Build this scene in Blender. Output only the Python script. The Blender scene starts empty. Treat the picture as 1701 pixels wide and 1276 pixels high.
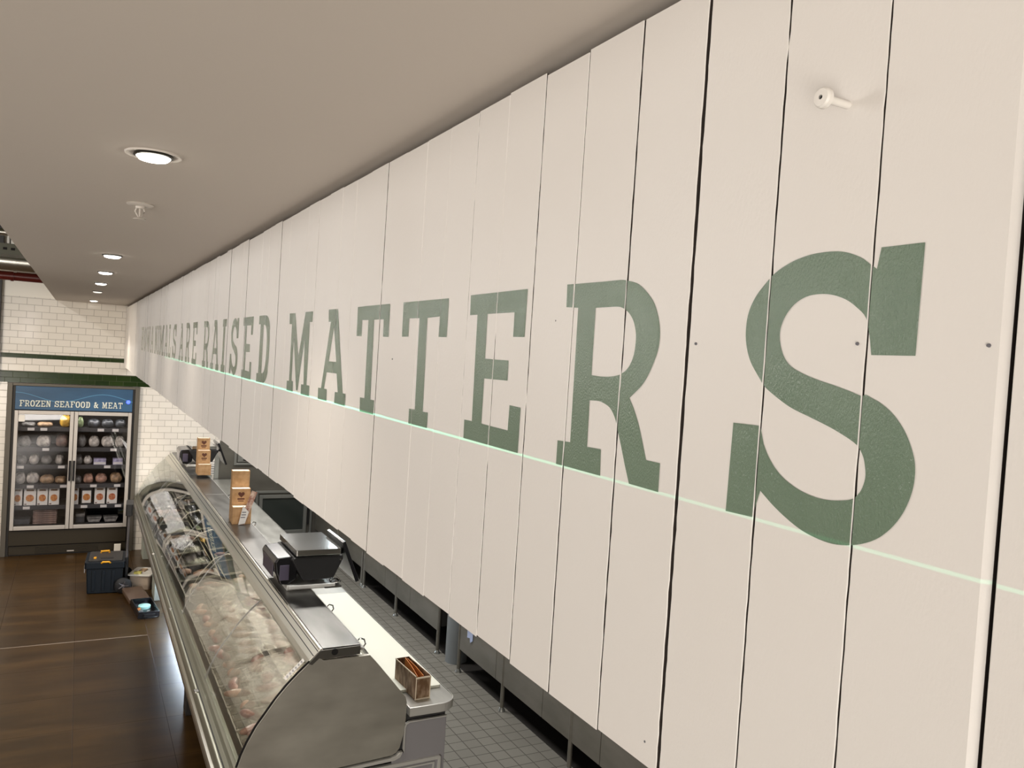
import bpy, bmesh, math, random
from mathutils import Vector, Matrix
from mathutils.geometry import tessellate_polygon
random.seed(7)
sc = bpy.context.scene
C = sc.collection
PI = math.pi
LASER_NEAR, LASER_FAR, CASE_W = 0.42, 50.0, 5.0      # laser strengths, lamp in the case

# ------------------------------------------------------------------ camera
CAM_H = 2.65
cam_d = bpy.data.cameras.new('camera'); cam = bpy.data.objects.new('camera', cam_d); C.objects.link(cam)
cam_d.sensor_width = 36.0; cam_d.lens = 28.519; cam_d.clip_start = 0.02; cam_d.clip_end = 100
right = Vector((0.88083424, -0.46905502, 0.06417496))
down = Vector((0.04333200, -0.05510816, -0.99753969))
fwd = Vector((0.47143756, 0.88144795, -0.02821606))
m = Matrix.Identity(4)
for i in range(3):
    m[i][0] = right[i]; m[i][1] = -down[i]; m[i][2] = -fwd[i]
m[2][3] = CAM_H
cam.matrix_world = m
sc.camera = cam

# ------------------------------------------------------------------ world, exposure
w = bpy.data.worlds.new('world'); sc.world = w; w.use_nodes = True
w.node_tree.nodes['Background'].inputs[0].default_value = (1.0, 0.93, 0.84, 1)
w.node_tree.nodes['Background'].inputs[1].default_value = 0.25
sc.view_settings.view_transform = 'Standard'; sc.view_settings.look = 'None'
sc.view_settings.gamma = 1.0; sc.view_settings.use_curve_mapping = False
sc.view_settings.exposure = 0.0

# ------------------------------------------------------------------ large lights of the shop, with added fills
def area_light(name, loc, target, sx, sy, power, col, spread=PI):
    d = bpy.data.lights.new(name, 'AREA'); d.shape = 'RECTANGLE'; d.size = sx; d.size_y = sy
    d.energy = power; d.color = col; d.spread = spread
    o = bpy.data.objects.new(name, d); C.objects.link(o); o.location = loc
    o.rotation_euler = (Vector(target) - Vector(loc)).to_track_quat('-Z', 'Y').to_euler()
    return o
WARM = (1.0, 0.86, 0.70)
NEUT = (1.0, 0.955, 0.91)
for y, z, p in ((-1.8, 2.85, 1), (0.4, 3.02, 2), (2.6, 3.09, 12.5), (5.0, 3.09, 16), (7.8, 3.09, 18)):      # shop track lights left of the soffit
    area_light('shop_light', (-2.0, y, z), (0.4, y + 0.3, 2.45), 0.35, 0.28, p, NEUT)
for y, z, p in ((4.15, 3.10, 3), (0.3, 3.02, 1.0), (9.6, 3.55, 7)):                   # small point lights added for paint glitter and the far white wall
    d_ = bpy.data.lights.new('added_spot', 'POINT'); d_.energy = p * 4; d_.shadow_soft_size = 0.035; d_.color = NEUT
    o_ = bpy.data.objects.new('added_spot', d_); C.objects.link(o_); o_.location = (-1.95 if y < 9 else -1.15, y, z)
for y, p in ((-1.5, 60), (2.0, 45), (5.5, 28), (9.0, 30)):                 # high shop lights over the floor
    area_light('high_shop_light', (-2.4, y, 3.9), (-2.2, y, 0.0), 0.6, 0.6, p, WARM, math.radians(115))
area_light('far_wall_fill', (-1.7, 8.3, 2.95), (0.9, 11.0, 0.5), 0.3, 0.3, 20, WARM, math.radians(90))  # fill added to brighten the tiles and floor right of the freezer
area_light('near_ceiling_fill', (-1.6, -2.8, 1.2), (0.0, 0.4, 3.0), 4.5, 2.0, 270, (1.0, 0.93, 0.85))   # unseen fill added behind the camera to brighten the near ceiling
for y, p in ((4.3, 42), (6.8, 60), (9.4, 45)):                             # kitchen ceiling panels behind the boarding
    area_light('kitchen_light', (1.75, y, 3.0), (1.8, y, 0), 0.3, 0.9, p, NEUT)
area_light('kitchen_light', (3.15, 10.3, 2.8), (1.8, 6.0, 1.0), 0.25, 0.3, 4, (0.85, 0.95, 1.0))

for x, y, z, p in ((-0.84, 4.7, 2.60, 1.5), (-0.92, 3.9, 2.50, 1.5), (-0.80, 5.6, 2.66, 1.5), (-1.39, 2.09, 2.56, 5), (-0.91, 2.79, 2.92, 3.5), (-1.9, 2.3, 2.75, 5)):             # small bulbs left of the frame: tile-glint pendants, then ones added for paint glitter
    d_ = bpy.data.lights.new('glint_bulb', 'POINT'); d_.energy = p; d_.shadow_soft_size = 0.02; d_.color = NEUT
    o_ = bpy.data.objects.new('glint_bulb', d_); C.objects.link(o_); o_.location = (x, y, z)
# ------------------------------------------------------------------ materials
def mat(name, col=(0.8, 0.8, 0.8), rough=0.5, metal=0.0, spec=0.5, emis=None, estr=0.0, coat=0.0):
    M = bpy.data.materials.new(name); M.use_nodes = True
    b = M.node_tree.nodes['Principled BSDF']
    b.inputs['Base Color'].default_value = (*col, 1); b.inputs['Roughness'].default_value = rough
    b.inputs['Metallic'].default_value = metal; b.inputs['Specular IOR Level'].default_value = spec
    b.inputs['Coat Weight'].default_value = coat
    if emis:
        b.inputs['Emission Color'].default_value = (*emis, 1); b.inputs['Emission Strength'].default_value = estr
    return M
def nd(M, t, **kw):
    n = M.node_tree.nodes.new(t)
    for k, v in kw.items():
        if k in n.inputs: n.inputs[k].default_value = v
        else: setattr(n, k, v)
    return n
def ln(M, a, b): M.node_tree.links.new(a, b)
def P(M): return M.node_tree.nodes['Principled BSDF']
def bump(M, scale=200, strength=0.2, dist=0.001, detail=2, stretch=(1, 1, 1)):
    tc = nd(M, 'ShaderNodeTexCoord'); mp = nd(M, 'ShaderNodeMapping'); mp.inputs['Scale'].default_value = stretch
    n = nd(M, 'ShaderNodeTexNoise', Scale=scale, Detail=detail); bm_ = nd(M, 'ShaderNodeBump', Strength=strength, Distance=dist)
    ln(M, tc.outputs['Object'], mp.inputs[0]); ln(M, mp.outputs[0], n.inputs['Vector'])
    ln(M, n.outputs['Fac'], bm_.inputs['Height']); ln(M, bm_.outputs[0], P(M).inputs['Normal'])
    return n, mp
def vary(M, c1, c2, scale=5, stretch=(1, 1, 1), detail=4, lo=0.35, hi=0.65, rough=None):
    tc = nd(M, 'ShaderNodeTexCoord'); mp = nd(M, 'ShaderNodeMapping'); mp.inputs['Scale'].default_value = stretch
    n = nd(M, 'ShaderNodeTexNoise', Scale=scale, Detail=detail); r = nd(M, 'ShaderNodeValToRGB')
    r.color_ramp.elements[0].position = lo; r.color_ramp.elements[1].position = hi
    r.color_ramp.elements[0].color = (*c1, 1); r.color_ramp.elements[1].color = (*c2, 1)
    ln(M, tc.outputs['Object'], mp.inputs[0]); ln(M, mp.outputs[0], n.inputs['Vector']); ln(M, n.outputs['Fac'], r.inputs[0])
    ln(M, r.outputs[0], P(M).inputs['Base Color'])
    if rough:
        mr = nd(M, 'ShaderNodeMapRange'); mr.inputs['To Min'].default_value = rough[0]; mr.inputs['To Max'].default_value = rough[1]
        ln(M, n.outputs['Fac'], mr.inputs[0]); ln(M, mr.outputs[0], P(M).inputs['Roughness'])
def two_sided(M, f, ior):      # same reflectance from both faces of the thin pane
    g = nd(M, 'ShaderNodeNewGeometry'); r = nd(M, 'ShaderNodeMapRange'); r.inputs['To Min'].default_value = ior; r.inputs['To Max'].default_value = 1.0 / ior
    ln(M, g.outputs['Backfacing'], r.inputs[0]); ln(M, r.outputs[0], f.inputs['IOR'])
def glass(name, tint=(0.93, 0.96, 0.94), ior=1.5, rough=0.0, boost=1.0):
    M = bpy.data.materials.new(name); M.use_nodes = True; M.node_tree.nodes.remove(P(M))
    out = M.node_tree.nodes['Material Output']
    t = nd(M, 'ShaderNodeBsdfTransparent', Color=(*tint, 1)); g = nd(M, 'ShaderNodeBsdfGlossy', Roughness=rough)
    f = nd(M, 'ShaderNodeFresnel', IOR=ior); two_sided(M, f, ior); mu = nd(M, 'ShaderNodeMath', operation='MULTIPLY'); mu.inputs[1].default_value = boost; mu.use_clamp = True
    mx = nd(M, 'ShaderNodeMixShader'); ln(M, f.outputs[0], mu.inputs[0]); ln(M, mu.outputs[0], mx.inputs[0])
    ln(M, t.outputs[0], mx.inputs[1]); ln(M, g.outputs[0], mx.inputs[2]); ln(M, mx.outputs[0], out.inputs[0])
    return M

# white board paint
m_board = mat('white_board_paint', (0.78, 0.76, 0.735), 0.42, spec=0.35)
vary(m_board, (0.765, 0.74, 0.71), (0.79, 0.77, 0.745), 2.5, lo=0.3, hi=0.7)
bump(m_board, 420, 0.16, 0.0012, 3, (1, 1, 0.45))
m_green_paint = mat('sage_green_gloss_paint', (0.17, 0.235, 0.16), 0.10, spec=0.45)
vary(m_green_paint, (0.150, 0.215, 0.155), (0.170, 0.238, 0.174), 9, (1, 1, .5))
bump(m_green_paint, 750, 1.0, 0.00065, 2, (1, 1, 0.55))
m_dark_gap = mat('dark_backing', (0.012, 0.010, 0.010), 0.9)
m_ceiling = mat('ceiling_paint', (0.62, 0.57, 0.515), 0.85, spec=0.2); bump(m_ceiling, 90, 0.05, 0.002)
m_white = mat('white_plaster', (0.80, 0.77, 0.70), 0.6)
m_offwall = mat('shop_wall_paint', (0.55, 0.50, 0.44), 0.8)

def brick(name, c1, c2, mortar, bw, rh, msize, rough, axis='xz', offs=(0, 0), offset=0.5, bmp=0.4, mrough=0.8):
    M = mat(name, c1, rough); nt = M.node_tree
    tc = nd(M, 'ShaderNodeTexCoord'); sp = nd(M, 'ShaderNodeSeparateXYZ'); cb = nd(M, 'ShaderNodeCombineXYZ')
    ln(M, tc.outputs['Object'], sp.inputs[0])
    for i, a in enumerate(axis):
        ad = nd(M, 'ShaderNodeMath', operation='ADD'); ad.inputs[1].default_value = offs[i]
        ln(M, sp.outputs['XYZ'.index(a.upper())], ad.inputs[0]); ln(M, ad.outputs[0], cb.inputs[i])
    b = nd(M, 'ShaderNodeTexBrick', Scale=1.0); b.offset = offset; b.squash = 1.0
    b.inputs['Color1'].default_value = (*c1, 1); b.inputs['Color2'].default_value = (*c2, 1); b.inputs['Mortar'].default_value = (*mortar, 1)
    b.inputs['Mortar Size'].default_value = msize; b.inputs['Mortar Smooth'].default_value = 0.1; b.inputs['Bias'].default_value = 0
    b.inputs['Brick Width'].default_value = bw; b.inputs['Row Height'].default_value = rh
    ln(M, cb.outputs[0], b.inputs['Vector']); ln(M, b.outputs['Color'], P(M).inputs['Base Color'])
    inv = nd(M, 'ShaderNodeMath', operation='SUBTRACT'); inv.inputs[0].default_value = 1.0; ln(M, b.outputs['Fac'], inv.inputs[1])
    bp = nd(M, 'ShaderNodeBump', Strength=bmp, Distance=0.003); ln(M, inv.outputs[0], bp.inputs['Height']); ln(M, bp.outputs[0], P(M).inputs['Normal'])
    mr = nd(M, 'ShaderNodeMapRange'); mr.inputs['To Min'].default_value = rough; mr.inputs['To Max'].default_value = mrough
    ln(M, b.outputs['Fac'], mr.inputs[0]); ln(M, mr.outputs[0], P(M).inputs['Roughness'])
    return M, b, cb, bp
m_metro, *_ = brick('white_metro_tile', (0.78, 0.75, 0.69), (0.74, 0.71, 0.66), (0.42, 0.40, 0.36), 0.1545, 0.0775, 0.0028, 0.12, 'xz', (0.02, 0.0))
m_band, *_ = brick('dark_green_tile', (0.012, 0.028, 0.006), (0.020, 0.040, 0.008), (0.05, 0.06, 0.03), 0.1545, 0.0675, 0.002, 0.16, 'xz', (0.05, 0.0)); P(m_band).inputs['Specular IOR Level'].default_value = 0.3
m_quarry, qb, qc, _ = brick('grey_quarry_tile', (0.21, 0.205, 0.18), (0.185, 0.18, 0.158), (0.075, 0.07, 0.06), 0.108, 0.1075, 0.0035, 0.45, 'yx', (0.1, 0.02), offset=0.0)
m_floor, fb, fc, fbp = brick('brown_porcelain_floor', (1, 1, 1), (0.82, 0.82, 0.82), (0.45, 0.40, 0.35), 0.5805, 0.5865, 0.0022, 0.30, 'xy', (-0.07 + 0.5805 * 4, -7.79 + 0.5865 * 20), offset=0.0, bmp=0.25, mrough=0.6)
# streaked brown body colour of the floor tiles
tc = nd(m_floor, 'ShaderNodeTexCoord'); mp = nd(m_floor, 'ShaderNodeMapping'); mp.inputs['Scale'].default_value = (0.55, 2.6, 1)
n1 = nd(m_floor, 'ShaderNodeTexNoise', Scale=2.2, Detail=7, Roughness=0.6)
rp = nd(m_floor, 'ShaderNodeValToRGB'); e = rp.color_ramp.elements
e[0].position = 0.30; e[0].color = (0.028, 0.014, 0.003, 1); e[1].position = 0.75; e[1].color = (0.078, 0.041, 0.010, 1)
x_ = e.new(0.5); x_.color = (0.045, 0.023, 0.006, 1)
P(m_floor).inputs['Specular IOR Level'].default_value = 0.32
mxr = nd(m_floor, 'ShaderNodeMixRGB', blend_type='MULTIPLY'); mxr.inputs[0].default_value = 1.0
ln(m_floor, tc.outputs['Object'], mp.inputs[0]); ln(m_floor, mp.outputs[0], n1.inputs['Vector']); ln(m_floor, n1.outputs['Fac'], rp.inputs[0])
ln(m_floor, rp.outputs[0], mxr.inputs[1]); ln(m_floor, fb.outputs['Color'], mxr.inputs[2]); ln(m_floor, mxr.outputs[0], P(m_floor).inputs['Base Color'])

m_steel = mat('brushed_steel', (0.42, 0.41, 0.385), 0.34, 1.0); vary(m_steel, (0.38, 0.37, 0.345), (0.46, 0.45, 0.42), 6, (1, 1, 1), rough=(0.28, 0.42))
m_shelfsteel = mat('shelf_steel', (0.17, 0.165, 0.155), 0.32, 1.0); vary(m_shelfsteel, (0.13, 0.128, 0.12), (0.19, 0.187, 0.176), 5, (3, .6, 1), rough=(0.25, 0.42))
m_endplate = mat('end_plate_steel', (0.50, 0.48, 0.45), 0.40, 0.7); vary(m_endplate, (0.50, 0.485, 0.435), (0.68, 0.665, 0.60), 3.2, (1, 1, 2.2), 3, 0.3, 0.7, rough=(0.34, 0.48))
m_alu = mat('aluminium_extrusion', (0.66, 0.65, 0.58), 0.28, 1.0)
m_bright = mat('bright_trim', (0.74, 0.74, 0.71), 0.28, 0.35)
m_apron = mat('olive_grey_aluminium', (0.32, 0.32, 0.26), 0.38, 0.85)
m_chrome = mat('chrome', (0.85, 0.85, 0.85), 0.08, 1.0)
m_greypanel = mat('grey_laminate', (0.33, 0.325, 0.345), 0.45)
m_cream = mat('cream_panel', (0.42, 0.40, 0.33), 0.5)
m_darkbase = mat('dark_base_and_shade', (0.02, 0.018, 0.016), 0.6)
m_pedestal = mat('pale_grey_green_steel', (0.34, 0.37, 0.33), 0.5)
m_worktop = mat('worktop_steel', (0.50, 0.50, 0.46), 0.36, 0.75); vary(m_worktop, (0.52, 0.52, 0.485), (0.62, 0.62, 0.58), 7, (2, .5, 1), rough=(0.3, 0.45))
m_cutting = mat('white_cutting_board', (0.78, 0.80, 0.70), 0.45); bump(m_cutting, 60, 0.1, 0.001)
m_cab = mat('dark_steel_cabinet', (0.17, 0.16, 0.135), 0.42, 0.3); vary(m_cab, (0.15, 0.143, 0.12), (0.19, 0.18, 0.155), 3, (1, 1, 3))
m_cladding = mat('grey_steel_cladding', (0.14, 0.135, 0.115), 0.42, 0.4); vary(m_cladding, (0.12, 0.115, 0.098), (0.16, 0.155, 0.135), 2, (1, 1, 2))
m_frame = mat('door_frame_steel', (0.34, 0.35, 0.33), 0.35, 0.7)
m_darkglass = mat('dark_glass', (0.035, 0.042, 0.038), 0.12)
m_black = mat('black_plastic', (0.012, 0.012, 0.013), 0.42); bump(m_black, 500, 0.1, 0.0006)
m_blackgloss = mat('black_gloss_plastic', (0.010, 0.010, 0.012), 0.18)
m_screen = mat('grey_screen', (0.085, 0.075, 0.11), 0.2)
m_pan = mat('weighing_pan_steel', (0.72, 0.73, 0.72), 0.16, 1.0)
m_kraft = mat('kraft_card', (0.46, 0.27, 0.125), 0.75); vary(m_kraft, (0.40, 0.23, 0.10), (0.52, 0.32, 0.16), 25, (1, 1, 1))
m_darkkraft = mat('scuffed_brown_card', (0.22, 0.115, 0.05), 0.6); vary(m_darkkraft, (0.16, 0.085, 0.04), (0.36, 0.25, 0.16), 45, (1, 1, .4), 4, 0.42, 0.68)
m_orange = mat('orange_card', (0.62, 0.23, 0.06), 0.6)
m_rim = mat('cream_card_rim', (0.85, 0.74, 0.58), 0.5)
m_brownink = mat('brown_ink', (0.10, 0.028, 0.012), 0.6)
m_paper = mat('paper', (0.78, 0.76, 0.72), 0.7)
m_ink = mat('grey_ink', (0.15, 0.15, 0.17), 0.7)
m_bluepaper = mat('pale_blue_cloth', (0.42, 0.50, 0.72), 0.8)
m_caseglass = glass('case_glass', (0.93, 0.95, 0.92), 1.5, 0.0, 1.3)
m_clearglass = glass('clear_glass', (0.96, 0.97, 0.96), 1.45, 0.0, 1.0)
m_doorglass = glass('freezer_glass', (0.88, 0.88, 0.90), 1.5, 0.02, 1.5)
m_frzbody = mat('freezer_black', (0.014, 0.013, 0.012), 0.5)
m_frzframe = mat('freezer_surround_grey', (0.115, 0.105, 0.088), 0.45, 0.5)
m_frzdoor = mat('freezer_door_aluminium', (0.52, 0.49, 0.46), 0.42, 0.6)
m_frzbase = mat('freezer_base_brown', (0.022, 0.016, 0.007), 0.5)
m_frzin = mat('freezer_interior', (0.05, 0.05, 0.052), 0.6)
m_blue = mat('header_blue', (0.030, 0.115, 0.235), 0.35); vary(m_blue, (0.016, 0.062, 0.135), (0.028, 0.095, 0.195), 1.6, (1, 1, 3))
m_letterwhite = mat('cream_letter', (0.62, 0.66, 0.60), 0.5)
m_lettershadow = mat('letter_shadow_navy', (0.012, 0.04, 0.085), 0.5)
m_wave = mat('header_wave_blue', (0.07, 0.22, 0.38), 0.4)
m_led = mat('blue_led', (0.1, 0.1, 1), 0.3, emis=(0.02, 0.05, 1.0), estr=6)
m_lamp = mat('lamp_diffuser', (1, 1, 1), 0.4, emis=(1.0, 0.93, 0.82), estr=14)
m_lampdim = mat('lamp_diffuser_dim', (1, 1, 1), 0.4, emis=(1.0, 0.93, 0.82), estr=1.0)
m_trimring = mat('downlight_ring', (0.62, 0.58, 0.53), 0.5)
m_reflector = mat('downlight_reflector', (0.05, 0.05, 0.04), 0.3, 0.6)
m_screw = mat('painted_screw', (0.82, 0.80, 0.76), 0.35)
m_redpipe = mat('red_pipe_paint', (0.075, 0.006, 0.004), 0.35)
m_duct = mat('galvanised_duct', (0.50, 0.49, 0.45), 0.3, 1.0)
m_greysteel = mat('grey_cable_tray', (0.10, 0.10, 0.075), 0.5, 0.4)
m_slab = mat('upper_ceiling', (0.10, 0.09, 0.05), 0.9)
m_blueblack = mat('navy_plastic', (0.003, 0.007, 0.012), 0.45, 0, 0.3)
m_lidgrey = mat('grey_plastic_lid', (0.026, 0.024, 0.022), 0.45)
m_yellow = mat('yellow_plastic', (0.70, 0.33, 0.01), 0.45)
m_latch = mat('silver_latch', (0.6, 0.6, 0.6), 0.3, 0.8)
m_tube = mat('grey_tube', (0.20, 0.19, 0.20), 0.35, 0.6)
m_whiteplastic = mat('white_plastic', (0.88, 0.86, 0.80), 0.4)
m_clearplastic = mat('cloudy_plastic_tub', (0.52, 0.42, 0.33), 0.35)
m_pillar = mat('grey_pipe_paint', (0.20, 0.22, 0.23), 0.4)

# ------------------------------------------------------------------ mesh helpers
class MB:
    def __init__(s): s.v = []; s.f = []
    def add(s, v, f):
        o = len(s.v); s.v += [tuple(p) for p in v]; s.f += [tuple(i + o for i in q) for q in f]; return s
    def box(s, x0, x1, y0, y1, z0, z1):
        return s.add([(x, y, z) for x in (x0, x1) for y in (y0, y1) for z in (z0, z1)],
                     [(0, 1, 3, 2), (4, 6, 7, 5), (0, 4, 5, 1), (2, 3, 7, 6), (0, 2, 6, 4), (1, 5, 7, 3)])
    def prism(s, pts, a0, a1, axis='y'):
        n = len(pts)
        def mk(p, a):
            if axis == 'y': return (p[0], a, p[1])
            if axis == 'x': return (a, p[0], p[1])
            return (p[0], p[1], a)
        v = [mk(p, a0) for p in pts] + [mk(p, a1) for p in pts]
        tri = tessellate_polygon([[Vector((p[0], p[1], 0)) for p in pts]])
        f = [tuple(t) for t in tri] + [tuple(i + n for i in reversed(t)) for t in tri]
        f += [(i, (i + 1) % n, (i + 1) % n + n, i + n) for i in range(n)]
        return s.add(v, f)
    def tube(s, path, r, n=8, cap=True):
        path = [Vector(p) for p in path]; rings = []
        for i, p in enumerate(path):
            t = (path[min(i + 1, len(path) - 1)] - path[max(i - 1, 0)]).normalized()
            a = Vector((0, 0, 1)) if abs(t.z) < 0.9 else Vector((1, 0, 0))
            u = t.cross(a).normalized(); v = t.cross(u)
            rr = r[i] if isinstance(r, (list, tuple)) else r
            rings.append([p + (u * math.cos(2 * PI * k / n) + v * math.sin(2 * PI * k / n)) * rr for k in range(n)])
        v = [q for g in rings for q in g]; f = []
        for i in range(len(rings) - 1):
            for k in range(n):
                f.append((i * n + k, i * n + (k + 1) % n, (i + 1) * n + (k + 1) % n, (i + 1) * n + k))
        if cap: f += [tuple(range(n)), tuple(reversed(range((len(rings) - 1) * n, len(rings) * n)))]
        return s.add(v, f)
    def lathe(s, prof, cx=0, cy=0, cz=0, n=28, axis='z'):
        v = []; f = []; k = len(prof)
        for j in range(n):
            a = 2 * PI * j / n
            for r, h in prof:
                if axis == 'z': v.append((cx + r * math.cos(a), cy + r * math.sin(a), cz + h))
                elif axis == 'x': v.append((cx + h, cy + r * math.cos(a), cz + r * math.sin(a)))
                else: v.append((cx + r * math.cos(a), cy + h, cz + r * math.sin(a)))
        for j in range(n):
            for i in range(k - 1):
                f.append((j * k + i, ((j + 1) % n) * k + i, ((j + 1) % n) * k + i + 1, j * k + i + 1))
        return s.add(v, f)
    def rbox(s, x0, x1, y0, y1, z0, z1, r=0.01, n=3):       # box with rounded vertical edges
        pts = []
        for cx, cy, a0 in ((x1 - r, y1 - r, 0), (x0 + r, y1 - r, 90), (x0 + r, y0 + r, 180), (x1 - r, y0 + r, 270)):
            for k in range(n + 1):
                a = math.radians(a0 + 90 * k / n); pts.append((cx + r * math.cos(a), cy + r * math.sin(a)))
        return s.prism(pts, z0, z1, 'z')
    def grid(s, fn, nu, nv):
        v = [fn(i / nu, j / nv) for i in range(nu + 1) for j in range(nv + 1)]
        return s.add(v, [(i * (nv + 1) + j, (i + 1) * (nv + 1) + j, (i + 1) * (nv + 1) + j + 1, i * (nv + 1) + j + 1) for i in range(nu) for j in range(nv)])
    def build(s, name, material, parent=None, bevel=0.0, smooth=False, seg=2, **kw):
        me = bpy.data.meshes.new(name); me.from_pydata(s.v, [], s.f); me.validate()
        b = bmesh.new(); b.from_mesh(me); bmesh.ops.recalc_face_normals(b, faces=b.faces); b.to_mesh(me); b.free()
        me.materials.append(material)
        o = bpy.data.objects.new(name, me); C.objects.link(o)
        if parent: o.parent = parent
        if bevel:
            md = o.modifiers.new('bevel', 'BEVEL'); md.width = bevel; md.segments = seg; md.limit_method = 'ANGLE'; md.angle_limit = math.radians(40)
        if smooth:
            for p in me.polygons: p.use_smooth = True
            if smooth == 'auto': me.set_sharp_from_angle(angle=math.radians(35))
        for k, v in kw.items(): o[k] = v
        return o
def box(name, dims, material, parent=None, bevel=0.0, **kw): return MB().box(*dims).build(name, material, parent, bevel, **kw)
def tag(o, label, cat, group=None):
    o['label'] = label; o['category'] = cat
    if group: o['group'] = group
    return o
def thing(name, label, cat, loc=(0, 0, 0), rz=0, group=None):
    o = bpy.data.objects.new(name, None); C.objects.link(o); o.location = loc; o.rotation_euler.z = rz
    o.empty_display_size = 0.05
    return tag(o, label, cat, group)
def dup(root, loc, rz=0, label=None, group=None, scale=None):
    r = root.copy(); C.objects.link(r); r.location = loc; r.rotation_euler.z = rz
    if scale: r.scale = scale
    if label: r['label'] = label
    if group: r['group'] = group
    for ch in list(root.children):
        c = ch.copy(); C.objects.link(c); c.parent = r
        for g in ch.children:
            d = g.copy(); C.objects.link(d); d.parent = c
    return r
def struct(name, mb, material, bevel=0.0, **kw): return mb.build(name, material, None, bevel, kind='structure', **kw)

# ------------------------------------------------------------------ room shell
CEIL = 3.02
WX = 0.4858            # front plane of the boarding
o = struct('floor', MB().box(-4.5, 0.98, -3, 11.6, -0.1, 0), m_floor)
o = struct('floor', MB().box(0.98, 3.72, -3, 11.0, -0.1, 0), m_quarry)
struct('trim_1', MB().box(-4.5, 0.645, 7.783, 7.796, 0.0, 0.0012), mat('pale_floor_strip', (0.24, 0.19, 0.145), 0.4))
struct('ceiling', MB().box(-0.27, 3.72, -3, 11.0, CEIL, CEIL + 0.12), m_ceiling)
struct('ceiling', MB().box(-4.5, 3.72, -3, 11.15, 4.1, 4.2), m_slab)
mb = MB(); mb.box(-4.5, -0.715, 11.0, 11.15, 0, 3.035).box(0.682, 1.655, 11.0, 11.15, 0, 3.035).box(-0.715, 0.682, 11.0, 11.15, 2.035, 3.035)
struct('wall_back', mb, m_metro)
struct('wall_back', MB().box(-4.5, 1.655, 11.0, 11.15, 3.035, 4.1), m_white)
struct('wall_back', MB().box(1.655, 3.72, 11.0, 11.15, 0, 4.1), m_cladding)
struct('trim_2', MB().box(-0.80, 1.65, 10.996, 11.0, 2.322, 2.374), m_band)
struct('trim_3', MB().box(-0.80, 1.65, 10.996, 11.0, 2.036, 2.168), m_band)
struct('trim_4', MB().box(-1.05, -0.812, 10.9, 11.0, 2.03, 4.1), m_darkbase)
struct('wall_left', MB().box(-4.65, -4.5, -3, 11.15, 0, 4.1), m_offwall)
struct('wall_front', MB().box(-4.65, 3.87, -3.15, -3, 0, 4.1), m_offwall)
struct('wall_right', MB().box(3.72, 3.87, -3, 11.15, 0, 4.1), m_cladding)

# ------------------------------------------------------------------ boarded bulkhead with painted lettering
rng = random.Random(3)
m_edgeshade = mat('board_edge_shade', (0.03, 0.022, 0.018), 0.9)
seams = [0.2884, 0.3868, 0.4810, 0.5770, 0.6752, 0.774, 0.868, 0.963, 1.0563, 1.155, 1.25, 1.345, 1.441, 1.536, 1.632, 1.733, 1.835, 1.926, 2.025, 2.121,
         2.22, 2.331, 2.42, 2.497, 2.6, 2.715, 2.838, 2.93, 3.02, 3.10]
s_ = 3.10
while s_ < 10.85: s_ += 0.0957 + rng.uniform(-.002, .002); seams.append(s_)
seams[-1] = 10.992
s_ = 0.2884
while s_ > -1.3: s_ -= 0.0965; seams.insert(0, s_)
gaps = {0.2884: (4.6, 0.0), 0.3868: (1.4, 0.30), 0.4810: (1.9, 0.22), 0.5770: (3.2, 0.0), 0.6752: (3.0, 0.08), 0.774: (1.6, 0.25), 0.868: (2.3, 0.10), 0.963: (2.2, 0.25),
        1.0563: (2.0, 0.12), 1.155: (1.5, 0.25), 1.25: (0, 1), 1.345: (0.3, 0.9), 1.441: (1.9, 0.2), 1.632: (1.2, 0.5), 1.835: (1.0, 0.5), 1.926: (2.0, 0.15), 2.121: (1.6, 0.3), 2.331: (1.3, .3), 2.497: (1.6, .2), 2.838: (2.0, 0.15)}
ZB, ZT, NZ = 2.279, 3.0, 60
def gap_profile(y):
    base, fill = gaps.get(y, (rng.choice([0.0, 0.5, 0.8, 1.2]) if y < 2.2 else rng.choice([0.5, 1.2, 2.0]), 0.45 if y < 2.2 else 0.3))
    r = random.Random(int(y * 1e4)); out = []; state = r.random() > fill; cnt = 0
    for k in range(NZ + 1):
        if cnt <= 0:
            state = r.random() > fill; cnt = r.randint(3, 16) if state else r.randint(1, max(1, int(12 * fill)))
        cnt -= 1
        g = base * r.uniform(0.75, 1.25) if state else 0.0
        if y == 0.774 and k > NZ * 0.38: g *= 0.25
        if y == 0.963 and k > NZ * 0.55: g *= 0.3
        out.append((g * 0.0005, r.uniform(-0.00025, 0.00025)))
    return out
prof = {y: gap_profile(y) for y in seams}
bulk = bpy.data.objects.new('wall_right', None); C.objects.link(bulk); bulk['kind'] = 'structure'
fronts = []
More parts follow.
